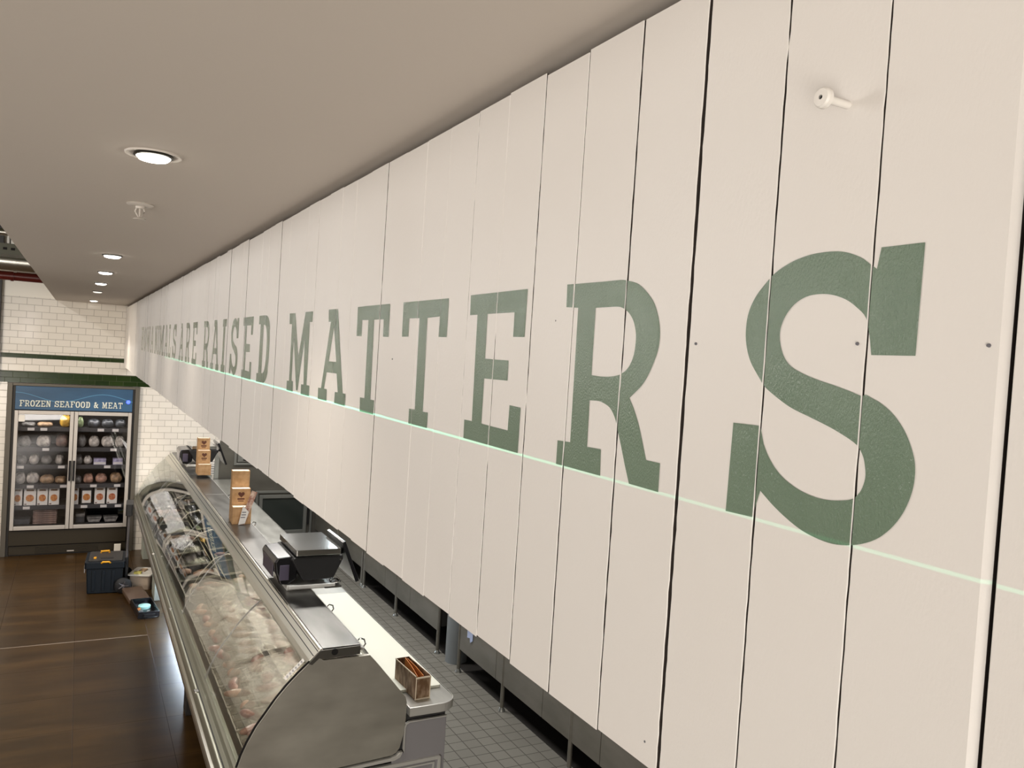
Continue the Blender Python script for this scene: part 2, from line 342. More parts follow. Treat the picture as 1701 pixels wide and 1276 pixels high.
for i in range(len(seams) - 1):
    y0, y1 = seams[i], seams[i + 1]
    xf = WX + rng.uniform(-0.0007, 0.0009) * (1 if y0 < 2.2 else 1.25); fronts.append(xf)
    zt = ZT + rng.uniform(-0.0025, 0.0015); zb = ZB + rng.uniform(-0.0025, 0.0025); c = 0.0007; c0 = 0.0045 if abs(y0 - 0.2884) < 1e-6 else c
    v = []; f = []
    for k in range(NZ + 1):
        z = zb + (zt - zb) * k / NZ
        a = y0 + prof[y0][k][0] + prof[y0][k][1]; b = y1 - prof[y1][k][0] + prof[y1][k][1]
        if abs(y0 - 0.2884) < 1e-6: a = y0 + .0003
        if abs(y1 - 0.2884) < 1e-6: b = y1 - .0046
        v += [(xf + 0.016, a, z), (xf + c0, a, z), (xf, a + c0, z), (xf, b - c, z), (xf + c, b, z), (xf + 0.016, b, z)]
    for k in range(NZ):
        for j in range(6):
            f.append((k * 6 + j, k * 6 + (j + 1) % 6, (k + 1) * 6 + (j + 1) % 6, (k + 1) * 6 + j))
    f += [tuple(range(6)), tuple(reversed(range(NZ * 6, NZ * 6 + 6)))]
    pk = MB().add(v, f).build('plank', m_board, bulk); pk.data.materials.append(m_edgeshade)
    for q in pk.data.polygons:                              # edges between the boards coloured near black to paint in the gap shade
        if abs(q.normal.y) > 0.9 and not (abs(q.center.y - 0.2884) < 0.003 and False): q.material_index = 1

MB().box(WX + 0.0185, WX + 0.10, seams[0], 10.992, 2.284, 2.992).build('backing_panel', m_dark_gap, bulk)
MB().box(WX + 0.10, WX + 0.15, seams[0], 10.992, 2.283, CEIL - 0.001).build('rear_panel', m_cladding, bulk)

BIG = [
  ('M', [[[2.1783,2.7379],[2.1115,2.7373],[2.0542,2.6262],[2.0046,2.7378],[1.9331,2.7377],[1.9338,2.7124],[1.9576,2.7127],[1.9555,2.5604],[1.9282,2.5606],[1.9257,2.5356],[2.0088,2.5349],[2.0099,2.5595],[1.9858,2.56],[2.0007,2.6721],[2.0424,2.5418],[2.0581,2.5417],[2.115,2.6743],[2.113,2.5626],[2.0965,2.5626],[2.0937,2.5357],[2.1688,2.5354],[2.1697,2.5603],[2.1448,2.561],[2.1464,2.7091],[2.1753,2.71]]]),
  ('A', [[[1.7936,2.7382],[1.7215,2.738],[1.6511,2.5606],[1.629,2.5606],[1.6296,2.5356],[1.7099,2.5358],[1.7088,2.5597],[1.6872,2.5601],[1.7031,2.5993],[1.7824,2.5989],[1.7971,2.5617],[1.7734,2.5614],[1.7707,2.5357],[1.8463,2.5353],[1.8479,2.5607],[1.8222,2.5612],[1.771,2.7104],[1.7897,2.7111]],[[1.7443,2.6995],[1.7117,2.624],[1.7709,2.6234]]]),
  ('T', [[[1.5803,2.7379],[1.389,2.7381],[1.3868,2.6789],[1.4171,2.6792],[1.4191,2.711],[1.4713,2.711],[1.466,2.5607],[1.4434,2.5609],[1.4438,2.5345],[1.5266,2.5338],[1.5296,2.5605],[1.5019,2.561],[1.5052,2.7108],[1.5464,2.7114],[1.5454,2.6796],[1.5787,2.68]]]),
  ('T', [[[1.3187,2.7382],[1.1248,2.738],[1.1247,2.6796],[1.1571,2.6798],[1.1567,2.7114],[1.2073,2.7101],[1.2031,2.5604],[1.1816,2.5608],[1.1814,2.5364],[1.2621,2.5359],[1.2626,2.5604],[1.2379,2.5609],[1.2415,2.7102],[1.2869,2.7105],[1.2865,2.6797],[1.3169,2.6796]]]),
  ('E', [[[1.0467,2.7391],[0.8811,2.7402],[0.8818,2.6807],[0.9116,2.6808],[0.9118,2.712],[0.9897,2.7117],[0.9885,2.6508],[0.9198,2.6503],[0.9194,2.6246],[0.9876,2.6241],[0.9875,2.5625],[0.9102,2.5614],[0.9095,2.5938],[0.8798,2.5928],[0.88,2.5364],[1.042,2.5367],[1.0427,2.563],[1.0177,2.5632],[1.021,2.7111],[1.0451,2.711]]]),
  ('R', [[[0.7887,2.7407],[0.7135,2.7401],[0.6864,2.7401],[0.6684,2.7376],[0.6539,2.7336],[0.6393,2.7246],[0.6278,2.7141],[0.6199,2.7003],[0.6161,2.6859],[0.6168,2.6715],[0.6217,2.6588],[0.6303,2.6439],[0.6409,2.6323],[0.6573,2.6208],[0.6493,2.6112],[0.64,2.5971],[0.6322,2.5813],[0.6239,2.5631],[0.6025,2.5631],[0.6024,2.5358],[0.6485,2.5362],[0.6567,2.552],[0.6651,2.5698],[0.6749,2.5898],[0.6818,2.6008],[0.6912,2.6088],[0.7055,2.613],[0.7162,2.6138],[0.7288,2.6133],[0.7275,2.5631],[0.7014,2.5637],[0.6998,2.5361],[0.7876,2.5361],[0.7877,2.5632],[0.7619,2.5641],[0.7636,2.7137],[0.7875,2.715]],[[0.7291,2.7127],[0.6933,2.7129],[0.6798,2.7113],[0.6679,2.7059],[0.6591,2.6972],[0.6541,2.6859],[0.6534,2.6747],[0.6552,2.6634],[0.6618,2.6519],[0.6737,2.6442],[0.6915,2.6406],[0.7122,2.6397],[0.7284,2.6403]]]),
  ('S', [[[0.3472,2.7452],[0.3479,2.6705],[0.3818,2.6702],[0.3837,2.6805],[0.3883,2.696],[0.3977,2.7045],[0.4071,2.71],[0.4189,2.7137],[0.4309,2.7148],[0.4431,2.7133],[0.454,2.7081],[0.4623,2.6993],[0.4667,2.6891],[0.4662,2.6789],[0.4614,2.6677],[0.4533,2.6599],[0.44,2.6544],[0.4249,2.6503],[0.4105,2.6472],[0.3966,2.6438],[0.3872,2.6412],[0.3835,2.6424],[0.3727,2.6381],[0.362,2.6315],[0.3533,2.6227],[0.3467,2.6122],[0.3422,2.6],[0.3417,2.5872],[0.3444,2.5747],[0.35,2.5624],[0.3589,2.5509],[0.3703,2.5421],[0.3857,2.5358],[0.4023,2.5329],[0.4188,2.534],[0.434,2.5375],[0.4501,2.5442],[0.4642,2.5517],[0.4755,2.559],[0.4823,2.5363],[0.5128,2.5354],[0.5112,2.6103],[0.4806,2.6108],[0.4755,2.5967],[0.4659,2.5834],[0.4542,2.5739],[0.4393,2.5673],[0.4241,2.564],[0.4097,2.5635],[0.3962,2.5656],[0.3876,2.5686],[0.3817,2.5752],[0.379,2.5847],[0.3802,2.5936],[0.3829,2.6006],[0.3885,2.6068],[0.4004,2.6123],[0.4147,2.6174],[0.432,2.6225],[0.4502,2.6279],[0.4655,2.6349],[0.4786,2.6423],[0.4865,2.6503],[0.4962,2.6616],[0.5018,2.6732],[0.5043,2.6861],[0.5031,2.7011],[0.4971,2.7138],[0.488,2.7239],[0.4764,2.7336],[0.461,2.7407],[0.446,2.7445],[0.4338,2.7458],[0.4195,2.7457],[0.4079,2.7437],[0.3965,2.7394],[0.3885,2.7342],[0.3825,2.7302],[0.3801,2.7449]]]),
]

def catmull(pts, k=4):
    n = len(pts); out = []
    V = [Vector(p) for p in pts]
    def smooth(i):
        a = V[i] - V[i - 1]; b = V[(i + 1) % n] - V[i]
        return a.angle(b) < math.radians(34) and a.length < 0.05 and b.length < 0.05
    sm = [smooth(i) for i in range(n)]
    for i in range(n):
        p1, p2 = V[i], V[(i + 1) % n]; out.append(tuple(p1))
        if sm[i] and sm[(i + 1) % n]:
            p0, p3 = V[i - 1], V[(i + 2) % n]
            for j in range(1, k):
                t = j / k
                q = 0.5 * ((2 * p1) + (p2 - p0) * t + (2 * p0 - 5 * p1 + 4 * p2 - p3) * t * t + (3 * p1 - p0 - 3 * p2 + p3) * t ** 3)
                out.append(tuple(q))
    return out
def ell(cx, cy, rx, ry, n=28, p=1.0, a0=0, a1=360):
    out = []
    for k in range(n if a1 - a0 == 360 else n + 1):
        a = math.radians(a0 + (a1 - a0) * k / n); c, s = math.cos(a), math.sin(a)
        out.append((cx + rx * math.copysign(abs(c) ** p, c), cy + ry * math.copysign(abs(s) ** p, s)))
    return out
GL = {
 'I': [[(0,0),(1,0),(1,.14),(.72,.14),(.72,.86),(1,.86),(1,1),(0,1),(0,.86),(.28,.86),(.28,.14),(0,.14)]],
 'L': [[(0,0),(1,0),(1,.32),(.76,.32),(.76,.13),(.42,.13),(.42,.87),(.58,.87),(.58,1),(0,1),(0,.87),(.17,.87),(.17,.13),(0,.13)]],
 'H': [[(0,0),(.42,0),(.42,.12),(.33,.12),(.33,.45),(.67,.45),(.67,.12),(.58,.12),(.58,0),(1,0),(1,.12),(.92,.12),(.92,.88),(1,.88),(1,1),(.58,1),(.58,.88),(.67,.88),(.67,.58),(.33,.58),(.33,.88),(.42,.88),(.42,1),(0,1),(0,.88),(.08,.88),(.08,.12),(0,.12)]],
 'N': [[(0,0),(.38,0),(.38,.12),(.27,.12),(.27,.68),(.70,0),(.92,0),(.92,.88),(1,.88),(1,1),(.62,1),(.62,.88),(.75,.88),(.75,.35),(.33,1),(0,1),(0,.88),(.1,.88),(.1,.12),(0,.12)]],
 'W': [[(0,1),(0,.88),(.06,.88),(.22,0),(.36,0),(.5,.55),(.64,0),(.78,0),(.94,.88),(1,.88),(1,1),(.68,1),(.68,.88),(.78,.88),(.70,.35),(.56,.85),(.44,.85),(.30,.35),(.22,.88),(.32,.88),(.32,1)]],
 'F': [[(0,0),(.5,0),(.5,.12),(.38,.12),(.38,.45),(.62,.45),(.62,.58),(.38,.58),(.38,.88),(.8,.88),(.8,.66),(1,.66),(1,1),(0,1),(0,.88),(.15,.88),(.15,.12),(0,.12)]],
 'Z': [[(0,0),(1,0),(1,.32),(.82,.32),(.82,.13),(.32,.13),(1,.88),(1,1),(0,1),(0,.70),(.18,.70),(.18,.87),(.68,.87),(0,.12)]],
 'O': [ell(.5, .5, .5, .51, 32, .8), ell(.5, .5, .24, .37, 32, .9)],
 'D': [[(0,0)] + ell(.48, .5, .52, .5, 20, .75, -90, 90) + [(0,1),(0,.87),(.15,.87),(.15,.13),(0,.13)], [(.42,.14)] + ell(.46, .5, .27, .36, 16, .8, -90, 90) + [(.42,.86)]],
 '&': [[(0,.25),(.1,.05),(.35,0),(.62,.12),(.8,0),(1,0),(1,.14),(.9,.14),(.72,.3),(.86,.52),(.96,.52),(.96,.64),(.6,.64),(.6,.52),(.68,.52),(.58,.42),(.38,.62),(.6,.78),(.55,.94),(.36,1),(.16,.92),(.12,.76),(.22,.6),(.04,.42)],
       [(.24,.3),(.3,.17),(.4,.14),(.5,.2),(.28,.44)]],
}
LET_Z0, LET_Z1 = 2.5365, 2.7395
for ch, cs in BIG:
    if ch in ('M', 'A', 'E', 'R', 'S'):
        yl = max(p[0] for p in cs[0]); yr = min(p[0] for p in cs[0]); zl = min(p[1] for p in cs[0]); zh = max(p[1] for p in cs[0])
        GL[ch] = [[((yl - p[0]) / (yl - yr), (p[1] - zl) / (zh - zl)) for p in catmull(c)] for c in cs]
    if ch == 'T':
        yl = max(p[0] for p in cs[0]); yr = min(p[0] for p in cs[0]); zl = min(p[1] for p in cs[0]); zh = max(p[1] for p in cs[0])
        GL[ch] = [[((yl - p[0]) / (yl - yr), (p[1] - zl) / (zh - zl)) for p in c] for c in cs]
def tess(conts):
    pts = [p for c in conts for p in c]
    tri = tessellate_polygon([[Vector((p[0], p[1], 0)) for p in c] for c in conts])
    return [[pts[i] for i in t] for t in tri]
def clip(poly, lo, hi):
    for lim, sgn in ((lo, 1), (hi, -1)):
        out = []
        for i in range(len(poly)):
            a, b = poly[i - 1], poly[i]; ia = (a[0] - lim) * sgn >= 0; ib = (b[0] - lim) * sgn >= 0
            if ia != ib:
                t = (lim - a[0]) / (b[0] - a[0]); out.append((lim, a[1] + (b[1] - a[1]) * t))
            if ib: out.append(b)
        poly = out
        if len(poly) < 3: return None
    return poly
def paint_letter(ch, conts, where):
    tris = tess(conts); mb = MB()
    for i in range(len(seams) - 1):
        k = int((2.63 - ZB) / (ZT - ZB) * NZ)
        g0 = 0.0003 + gaps.get(seams[i], (0.9, 0))[0] * 0.00042; g1 = 0.0003 + gaps.get(seams[i + 1], (0.9, 0))[0] * 0.00042
        lo, hi = seams[i] + g0, seams[i + 1] - g1
        for t in tris:
            q = clip(list(t), lo, hi)
            if q: mb.add([(fronts[i] - 0.0005, p[0], p[1]) for p in q], [tuple(range(len(q)))])
    o = mb.build('painted_letter', m_green_paint, bulk); o['label'] = 'sage green painted letter %s %s' % (ch, where)
    b = bmesh.new(); b.from_mesh(o.data)
    for fc_ in b.faces:
        if fc_.normal.x > 0: fc_.normal_flip()
    b.to_mesh(o.data); b.free()
names = ['first in the last word', 'second in the last word', 'first of the pair in the last word', 'second of the pair in the last word', 'fifth in the last word', 'sixth in the last word', 'at the right end of the last word']
for (ch, cs), nm in zip(BIG, names):
    paint_letter(ch, [catmull(c) for c in cs], nm)
SMALL = [('R',3.854,3.664),('A',3.596,3.375),('I',3.313,3.212),('S',3.116,2.936),('E',2.854,2.681),('D',2.59,2.411),
         ('A',4.84,4.623),('R',4.532,4.356),('E',4.258,4.08),
         ('H',7.98,7.74),('O',7.64,7.42),('W',7.34,7.00),('A',6.91,6.62),('N',6.53,6.31),('I',6.26,6.165),('M',6.115,5.79),('A',5.73,5.51),('L',5.47,5.30),('S',5.21,5.01)]
for i, (ch, yl, yr) in enumerate(SMALL):
    wd = 'in the fourth word' if i < 6 else 'in the third word' if i < 9 else 'in the first word' if i < 12 else 'in the second word'
    paint_letter(ch, [[(yl - u * (yl - yr), LET_Z0 + v * (LET_Z1 - LET_Z0)) for u, v in c] for c in GL[ch]], wd)

# screw, nail heads and marks on the boards
scr = MB().lathe([(0.0, -0.0), (0.0075, 0.0), (0.0085, 0.0015), (0.0085, 0.004), (0.004, 0.0055), (0.0032, 0.007), (0.0032, 0.0545), (0, 0.0545)], 0, 0, 0, 20, 'x')
t = thing('wall_screw', 'white painted screw with round plug head sticking out of the boards', 'screw', (WX - 0.028, 0.418, 2.852))
MB().lathe([(0.0016, -0.0002), (0.0062, 0.0), (0.0074, 0.0015), (0.0074, 0.005), (0.0045, 0.0068), (0.003, 0.0068)], 0, 0, 0, 20, 'x').build('head', m_screw, t, smooth='auto')
MB().lathe([(0.0016, 0.006), (0.003, 0.006), (0.003, 0.034), (0, 0.034)], 0, 0, 0, 14, 'x').build('shank', m_screw, t, smooth='auto')
MB().lathe([(0, 0.0018), (0.0019, 0.0018), (0.0019, 0.003)], 0, 0, 0, 10, 'x').build('socket', m_dark_gap, t)
for y, z in ((0.2995, 2.678), (0.394, 2.678), (0.565, 2.676), (0.81, 2.70), (1.36, 2.64), (0.597, 2.30)):
    MB().lathe([(0, -0.0003), (0.0011, -0.0003), (0.0013, 0.001)], WX - 0.0004, y, z, 8, 'x').build('nail_head', m_ink, bulk)

# laser level: real light in a thin horizontal fan
d = bpy.data.lights.new('laser_level_beam', 'POINT'); d.energy = 60.0; d.shadow_soft_size = 0.0; d.color = (1, 1, 1); d.use_nodes = True
lo_ = bpy.data.objects.new('laser_level_beam', d); C.objects.link(lo_); lo_.location = (-0.9, -0.3, 2.5352)
nt = d.node_tree; em = nt.nodes['Emission']
tcx = nt.nodes.new('ShaderNodeTexCoord'); sp = nt.nodes.new('ShaderNodeSeparateXYZ'); nt.links.new(tcx.outputs['Normal'], sp.inputs[0])
def nm_(op, a, b=None):
    n = nt.nodes.new('ShaderNodeMath'); n.operation = op
    for i, q in enumerate((a, b)):
        if q is None: continue
        if isinstance(q, (int, float)): n.inputs[i].default_value = q
        else: nt.links.new(q, n.inputs[i])
    return n.outputs[0]
az = nm_('ABSOLUTE', sp.outputs['Z'])
th = nm_('LESS_THAN', az, 0.00085)
sy = nm_('ABSOLUTE', sp.outputs['Y'])
far = nm_('LESS_THAN', sy, 0.9742)
gain = nm_('POWER', sy, 9.0)
g2 = nm_('ADD', nm_('MULTIPLY', gain, LASER_FAR), LASER_NEAR)
nt.links.new(nm_('MULTIPLY', nm_('MULTIPLY', th, far), g2), em.inputs['Strength'])
em.inputs['Color'].default_value = (0.12, 1.0, 0.55, 1)

# ------------------------------------------------------------------ ceiling fittings
LIGHTS = [(1.81, 'nearest, with a wide ring'), (4.207, 'second from the front'), (5.371, 'third from the front'), (6.559, 'fourth from the front'), (7.871, 'fifth from the front, dimmest'), (10.069, 'farthest, by the tiled wall')]
for i, (y, w_) in enumerate(LIGHTS):
    t = thing('recessed_downlight', 'round ceiling downlight, ' + w_, 'ceiling light', (0.115, y, CEIL), 0, 'downlights along the soffit')
    R = 0.054 if i == 0 else 0.043; r = 0.036 if i == 0 else 0.040
    MB().lathe([(r, 0.0), (R * 0.98, -0.0035), (R, -0.001), (R, 0.0005)], n=36).build('ring', m_trimring if i == 0 else m_reflector, t, smooth='auto')
    MB().lathe([(r, 0.0), (r + 0.002, -0.005), (r - 0.003, -0.006), (r - 0.004, 0.0)], n=36).build('reflector', m_reflector, t, smooth='auto')
    MB().lathe([(0, -0.015), (r * 0.45, -0.0145), (r * 0.75, -0.012), (r - 0.004, -0.007), (r - 0.004, -0.002), (0, -0.002)], n=36).build('diffuser', m_lampdim if i == 4 else m_lamp, t)
    s = bpy.data.lights.new('downlight_beam', 'SPOT'); s.energy = (10, 9, 9, 9, 3, 34)[i]; s.color = WARM; s.spot_size = math.radians(110); s.spot_blend = 0.9; s.shadow_soft_size = 0.03
    so = bpy.data.objects.new('downlight_beam', s); C.objects.link(so); so.location = (0.115, y, CEIL - 0.05)
t = thing('fire_sprinkler', 'small white fire sprinkler head under the ceiling between the two nearest lights', 'sprinkler', (0.131, 2.50, CEIL))
MB().lathe([(0, 0), (0.034, 0), (0.036, -0.003), (0.03, -0.007), (0.012, -0.008), (0.011, -0.014), (0.0, -0.014)], n=26).build('escutcheon', m_trimring, t, smooth='auto')
mb = MB()
for s in (-1, 1): mb.tube([(s * 0.009, 0, -0.012), (s * 0.012, 0, -0.022), (s * 0.004, 0, -0.036), (0, 0, -0.040)], 0.0018, 6)
mb.tube([(0, 0, -0.012), (0, 0, -0.042)], 0.0024, 8); mb.build('yoke', m_trimring, t, smooth='auto')
MB().lathe([(0, -0.042), (0.016, -0.042), (0.017, -0.044), (0, -0.0445)], n=20).build('deflector', m_trimring, t, smooth='auto')

# services in the open ceiling on the far left
t = tag(MB().tube([(-4.4, 9.0, 3.148), (-0.30, 9.0, 3.148)], 0.043, 16).build('sprinkler_pipe', m_redpipe, smooth='auto'), 'dark red sprinkler pipe crossing the open ceiling', 'pipe')
MB().tube([(-0.60, 9.0, 3.148), (-0.575, 9.0, 3.148)], 0.05, 16).build('coupling', m_redpipe, t, smooth='auto')
t = tag(MB().tube([(-4.4, 8.1, 3.22), (-0.30, 8.1, 3.22)], 0.085, 20).build('ventilation_duct', m_duct, smooth='auto'), 'silver round duct above the red pipe', 'duct')
MB().tube([(-0.52, 8.1, 3.22), (-0.50, 8.1, 3.22)], 0.09, 20).build('seam_ring', m_duct, t, smooth='auto')
t = tag(MB().box(-4.4, -0.30, 7.1, 7.14, 3.20, 3.28).box(-4.4, -0.30, 7.14, 7.4, 3.20, 3.21).build('cable_tray', m_greysteel), 'dark grey perforated cable tray in the open ceiling', 'cable tray')
for k in range(8): box('slot', (-0.68 + 0.05 * k, -0.655 + 0.05 * k, 7.096, 7.1, 3.232, 3.25), m_dark_gap, t)
for k, x in enumerate((-1.6, -0.50)):
    tag(MB().tube([(x, 7.27, 3.21), (x, 7.27, 4.1)], 0.006, 8).build('hanging_rod', m_duct), 'thin steel rod holding up the cable tray, ' + ('nearer the soffit' if k else 'farther left'), 'rod')
tag(MB().tube([(-4.4, 6.2, 3.27), (-0.30, 6.2, 3.27)], 0.022, 12).build('conduit_pipe', m_duct, smooth='auto'), 'thin silver conduit nearest the front of the open ceiling', 'pipe')

# ------------------------------------------------------------------ upright display freezer in the tiled wall
fz = thing('display_freezer', 'black two door upright freezer with blue header set into the tiled wall', 'freezer', (0, 0, 0))
mb = MB(); mb.box(-0.713, -0.66, 10.955, 11.02, 0, 2.032).box(0.63, 0.68, 10.955, 11.02, 0, 2.032).box(-0.66, 0.63, 10.955, 11.02, 2.0, 2.032)
mb.build('surround', m_frzframe, fz, 0.003)
mb = MB(); mb.box(-0.66, -0.63, 10.975, 11.72, 0.0, 2.0).box(0.602, 0.63, 10.975, 11.72, 0, 2.0).box(-0.63, 0.602, 10.99, 11.72, 1.72, 2.0).box(-0.63, 0.602, 11.62, 11.72, 0.3, 1.72).box(-0.63, 0.602, 10.99, 11.72, 0.0, 0.33).box(-0.028, -0.012, 10.985, 11.6, 0.33, 1.72)
mb.build('cabinet', m_frzbody, fz)
hd = box('header_sign', (-0.63, 0.602, 10.955, 10.99, 1.725, 1.998), m_blue, fz, 0.003)
def text(chs, x0, x1, z0, z1, y, m_, off=(0, 0), name='lettering', parent=None, thick=0.002):
    wid = {' ': 0.55, 'I': 0.5, 'M': 1.25, 'W': 1.3, 'A': 1.1, '&': 1.05}
    tot = sum(wid.get(c, 1.0) for c in chs) + 0.16 * len(chs); u = (x1 - x0) / tot; x = x0; mb = MB()
    for c in chs:
        w_ = wid.get(c, 1.0) * u
        if c != ' ':
            cs = [[(x + p[0] * w_ + off[0], z0 + p[1] * (z1 - z0) + off[1]) for p in q] for q in GL[c]]
            for t in tess(cs): mb.add([(p[0], y - thick, p[1]) for p in t], [(0, 1, 2)])
            for q in cs:
                n = len(q); mb.add([(p[0], y - thick, p[1]) for p in q] + [(p[0], y, p[1]) for p in q], [(i, (i + 1) % n, (i + 1) % n + n, i + n) for i in range(n)])
        x += w_ + 0.16 * u
    return mb.build(name, m_, parent)
text('FROZEN SEAFOOD & MEAT', -0.585, 0.50, 1.762, 1.835, 10.955, m_lettershadow, (0.006, -0.006), 'letter_shadow', hd, 0.001)
text('FROZEN SEAFOOD & MEAT', -0.585, 0.50, 1.762, 1.835, 10.955, m_letterwhite, (0, 0), 'lettering', hd, 0.004)
def ribbon(pts, w_, y, name, m_, parent):
    mb = MB()
    for (a, b), (c, d_) in zip(pts[:-1], pts[1:]): mb.box(a, c + 0.001, y - 0.0012, y, 0, 0) if False else mb.add([(a, y - .0012, b - w_), (c, y - .0012, d_ - w_), (c, y - .0012, d_ + w_), (a, y - .0012, b + w_)], [(0, 1, 2, 3)])
    return mb.build(name, m_, parent)
ribbon([(-0.63 + 1.232 * k / 60, 1.875 + 0.05 * math.cos(2 * PI * (k / 60 * 1.35 + 0.0))) for k in range(61)], 0.004, 10.9545, 'wave_line', m_wave, hd)
MB().lathe([(0, -0.004), (0.022, -0.003), (0.022, 0)], 0.555, 10.955, 1.845, 14, 'y').build('indicator_light', m_led, hd)
for s, (x0, x1) in enumerate(((-0.630, -0.0225), (-0.0175, 0.602))):
    dr = MB(); w_ = 0.040
    dr.box(x0, x0 + w_, 10.93, 10.965, 0.31, 1.715).box(x1 - w_, x1, 10.93, 10.965, 0.31, 1.715).box(x0 + w_, x1 - w_, 10.93, 10.965, 1.672, 1.715).box(x0 + w_, x1 - w_, 10.93, 10.965, 0.31, 0.356)
    dr = dr.build('door', m_frzdoor, fz, 0.004)
    box('glass', (x0 + w_, x1 - w_, 10.944, 10.950, 0.356, 1.672), m_doorglass, dr)
    hx = x1 - 0.030 if s == 0 else x0 + 0.006
    MB().rbox(hx, hx + 0.022, 10.905, 10.93, 0.89, 1.13, 0.006).build('handle', m_blackgloss, dr)
    if s == 0: box('notice', (x0 + 0.042, x0 + 0.105, 10.9415, 10.9435, 1.585, 1.665), m_paper, dr)
box('base_panel', (-0.635, 0.602, 10.958, 10.99, 0.125, 0.30), m_frzbase, fz, 0.003)
mb = MB(); mb.box(-0.635, 0.602, 10.975, 10.99, 0.015, 0.115)
for k in range(5): mb.box(-0.36, 0.30, 10.968, 10.975, 0.025 + k * 0.018, 0.033 + k * 0.018)
mb.build('vent_grille', m_frzbase, fz)
box('maker_plate', (-0.03, 0.045, 10.964, 10.967, 0.030, 0.045), m_frzdoor, fz)
SH = [0.36, 0.585, 0.835, 1.067, 1.276, 1.515]
tagx = {1: [(-0.47,), (0.13, 0.34, 0.50)], 2: [(-0.44, -0.10), (0.22, 0.48)], 3: [(-0.55, -0.13), (0.36,)], 4: [(-0.30,), (0.42,)], 5: [(-0.46, -0.33), (0.27, 0.43)], 0: [(), ()]}
for s, (x0, x1) in enumerate(((-0.615, -0.032), (-0.010, 0.592))):
    for k, z in enumerate(SH):
        sh = MB().box(x0, x1, 11.0, 11.45, z - 0.012, z - 0.004).box(x0, x1, 10.992, 11.0, z - 0.045, z + 0.002).build('shelf', m_frzin if k != 0 else m_frzbody, fz)
        for x in tagx[k][s]: box('price_tag', (x - 0.035, x + 0.035, 10.988, 10.992, z - 0.038, z - 0.006), m_paper, sh)
# light tube inside each half
for x in (-0.325, 0.29):
    d = bpy.data.lights.new('freezer_light', 'AREA'); d.shape = 'RECTANGLE'; d.size = 0.5; d.size_y = 0.03; d.energy = 1.6; d.color = (1, 0.95, 0.9)
    o = bpy.data.objects.new('freezer_light', d); C.objects.link(o); o.location = (x, 11.02, 1.69); o.rotation_euler = (math.radians(12), 0, 0)

def pack_mats():
    base = {'white_pack': (0.62, 0.58, 0.52), 'tan_pack': (0.42, 0.28, 0.16), 'pink_pack': (0.50, 0.29, 0.21), 'yellow_pack': (0.65, 0.38, 0.05), 'grey_pack': (0.26, 0.25, 0.23), 'dark_pack': (0.05, 0.055, 0.06), 'lilac_pack': (0.45, 0.42, 0.60), 'green_pack': (0.32, 0.40, 0.20), 'brown_pack': (0.24, 0.16, 0.13)}
    out = {}
    for k, c in base.items():
        M_ = mat(k, c, 0.35); vary(M_, tuple(a * 0.55 for a in c), tuple(min(1, a * 1.25) for a in c), 28, detail=3); out[k] = M_
    return out
PM = pack_mats()
m_food = mat('orange_food_print', (0.60, 0.20, 0.03), 0.5); vary(m_food, (0.42, 0.10, 0.02), (0.75, 0.36, 0.10), 60)
m_foodred = mat('red_food_print', (0.52, 0.10, 0.04), 0.5); vary(m_foodred, (0.40, 0.05, 0.02), (0.68, 0.32, 0.14), 60)
m_printgreen = mat('green_print', (0.25, 0.32, 0.10), 0.5)
side = ['left door', 'right door']; rowname = ['bottom shelf', 'fifth shelf down', 'fourth shelf down', 'third shelf down', 'second shelf down', 'top shelf']
ordn = ['leftmost', 'second from left', 'third from left', 'fourth from left']
def bag(x0, x1, z0, h, m_, label, y=11.04, d=0.16, name='frozen_food_bag', cat='bag', group='frozen bags in the freezer', lump=0.25, seed=0):
    r = random.Random(seed); cx = (x0 + x1) / 2; a = (x1 - x0) / 2; ph = [r.uniform(0, 6) for _ in range(4)]
    def fn(u, v):
        th = u * 2 * PI; vv = v * PI
        sx = math.copysign(abs(math.cos(th)) ** 0.7, math.cos(th)); sy_ = math.copysign(abs(math.sin(th)) ** 0.7, math.sin(th))
        rad = math.sin(vv) ** 0.55 * (1 + lump * 0.35 * math.sin(3 * th + ph[0] + 4 * v) + lump * 0.2 * math.sin(7 * th + ph[1]))
        return (sx * a * rad, sy_ * d / 2 * rad, h * (1 - math.cos(vv)) / 2 * (1 + 0.08 * math.sin(5 * th + ph[2])))
    o = MB().grid(fn, 22, 10).build(name, m_, smooth=True); o.location = (cx, y + d / 2, z0)
    return tag(o, label, cat, group)
def carton(x0, x1, z0, h, label, food, dark=False):
    t = thing('frozen_food_carton', label, 'box', ((x0 + x1) / 2, 11.03, z0), 0, 'picture cartons in the freezer'); a = (x1 - x0) / 2 - 0.003
    MB().box(-a, a, 0, 0.07, 0, h).build('carton', m_black if dark else PM['white_pack'] if not food else m_whiteplastic, t, 0.002)
    if dark: box('white_label', (-a + 0.012, a - 0.012, -0.001, 0, 0.015, h - 0.04), m_whiteplastic, t)
    else: box('handle_slot', (-a * 0.62, a * 0.62, -0.001, 0, h - 0.036, h - 0.014), m_darkkraft, t)
    MB().prism(ell(0, h * 0.42, a * 0.66, h * 0.20, 20, 0.9), -0.003, -0.001, 'y').build('food_picture', food, t)
    if not dark: box('printed_corner', (-a + 0.008, -a + 0.03, -0.001, 0, 0.008, 0.02), m_brownink, t)
    return t
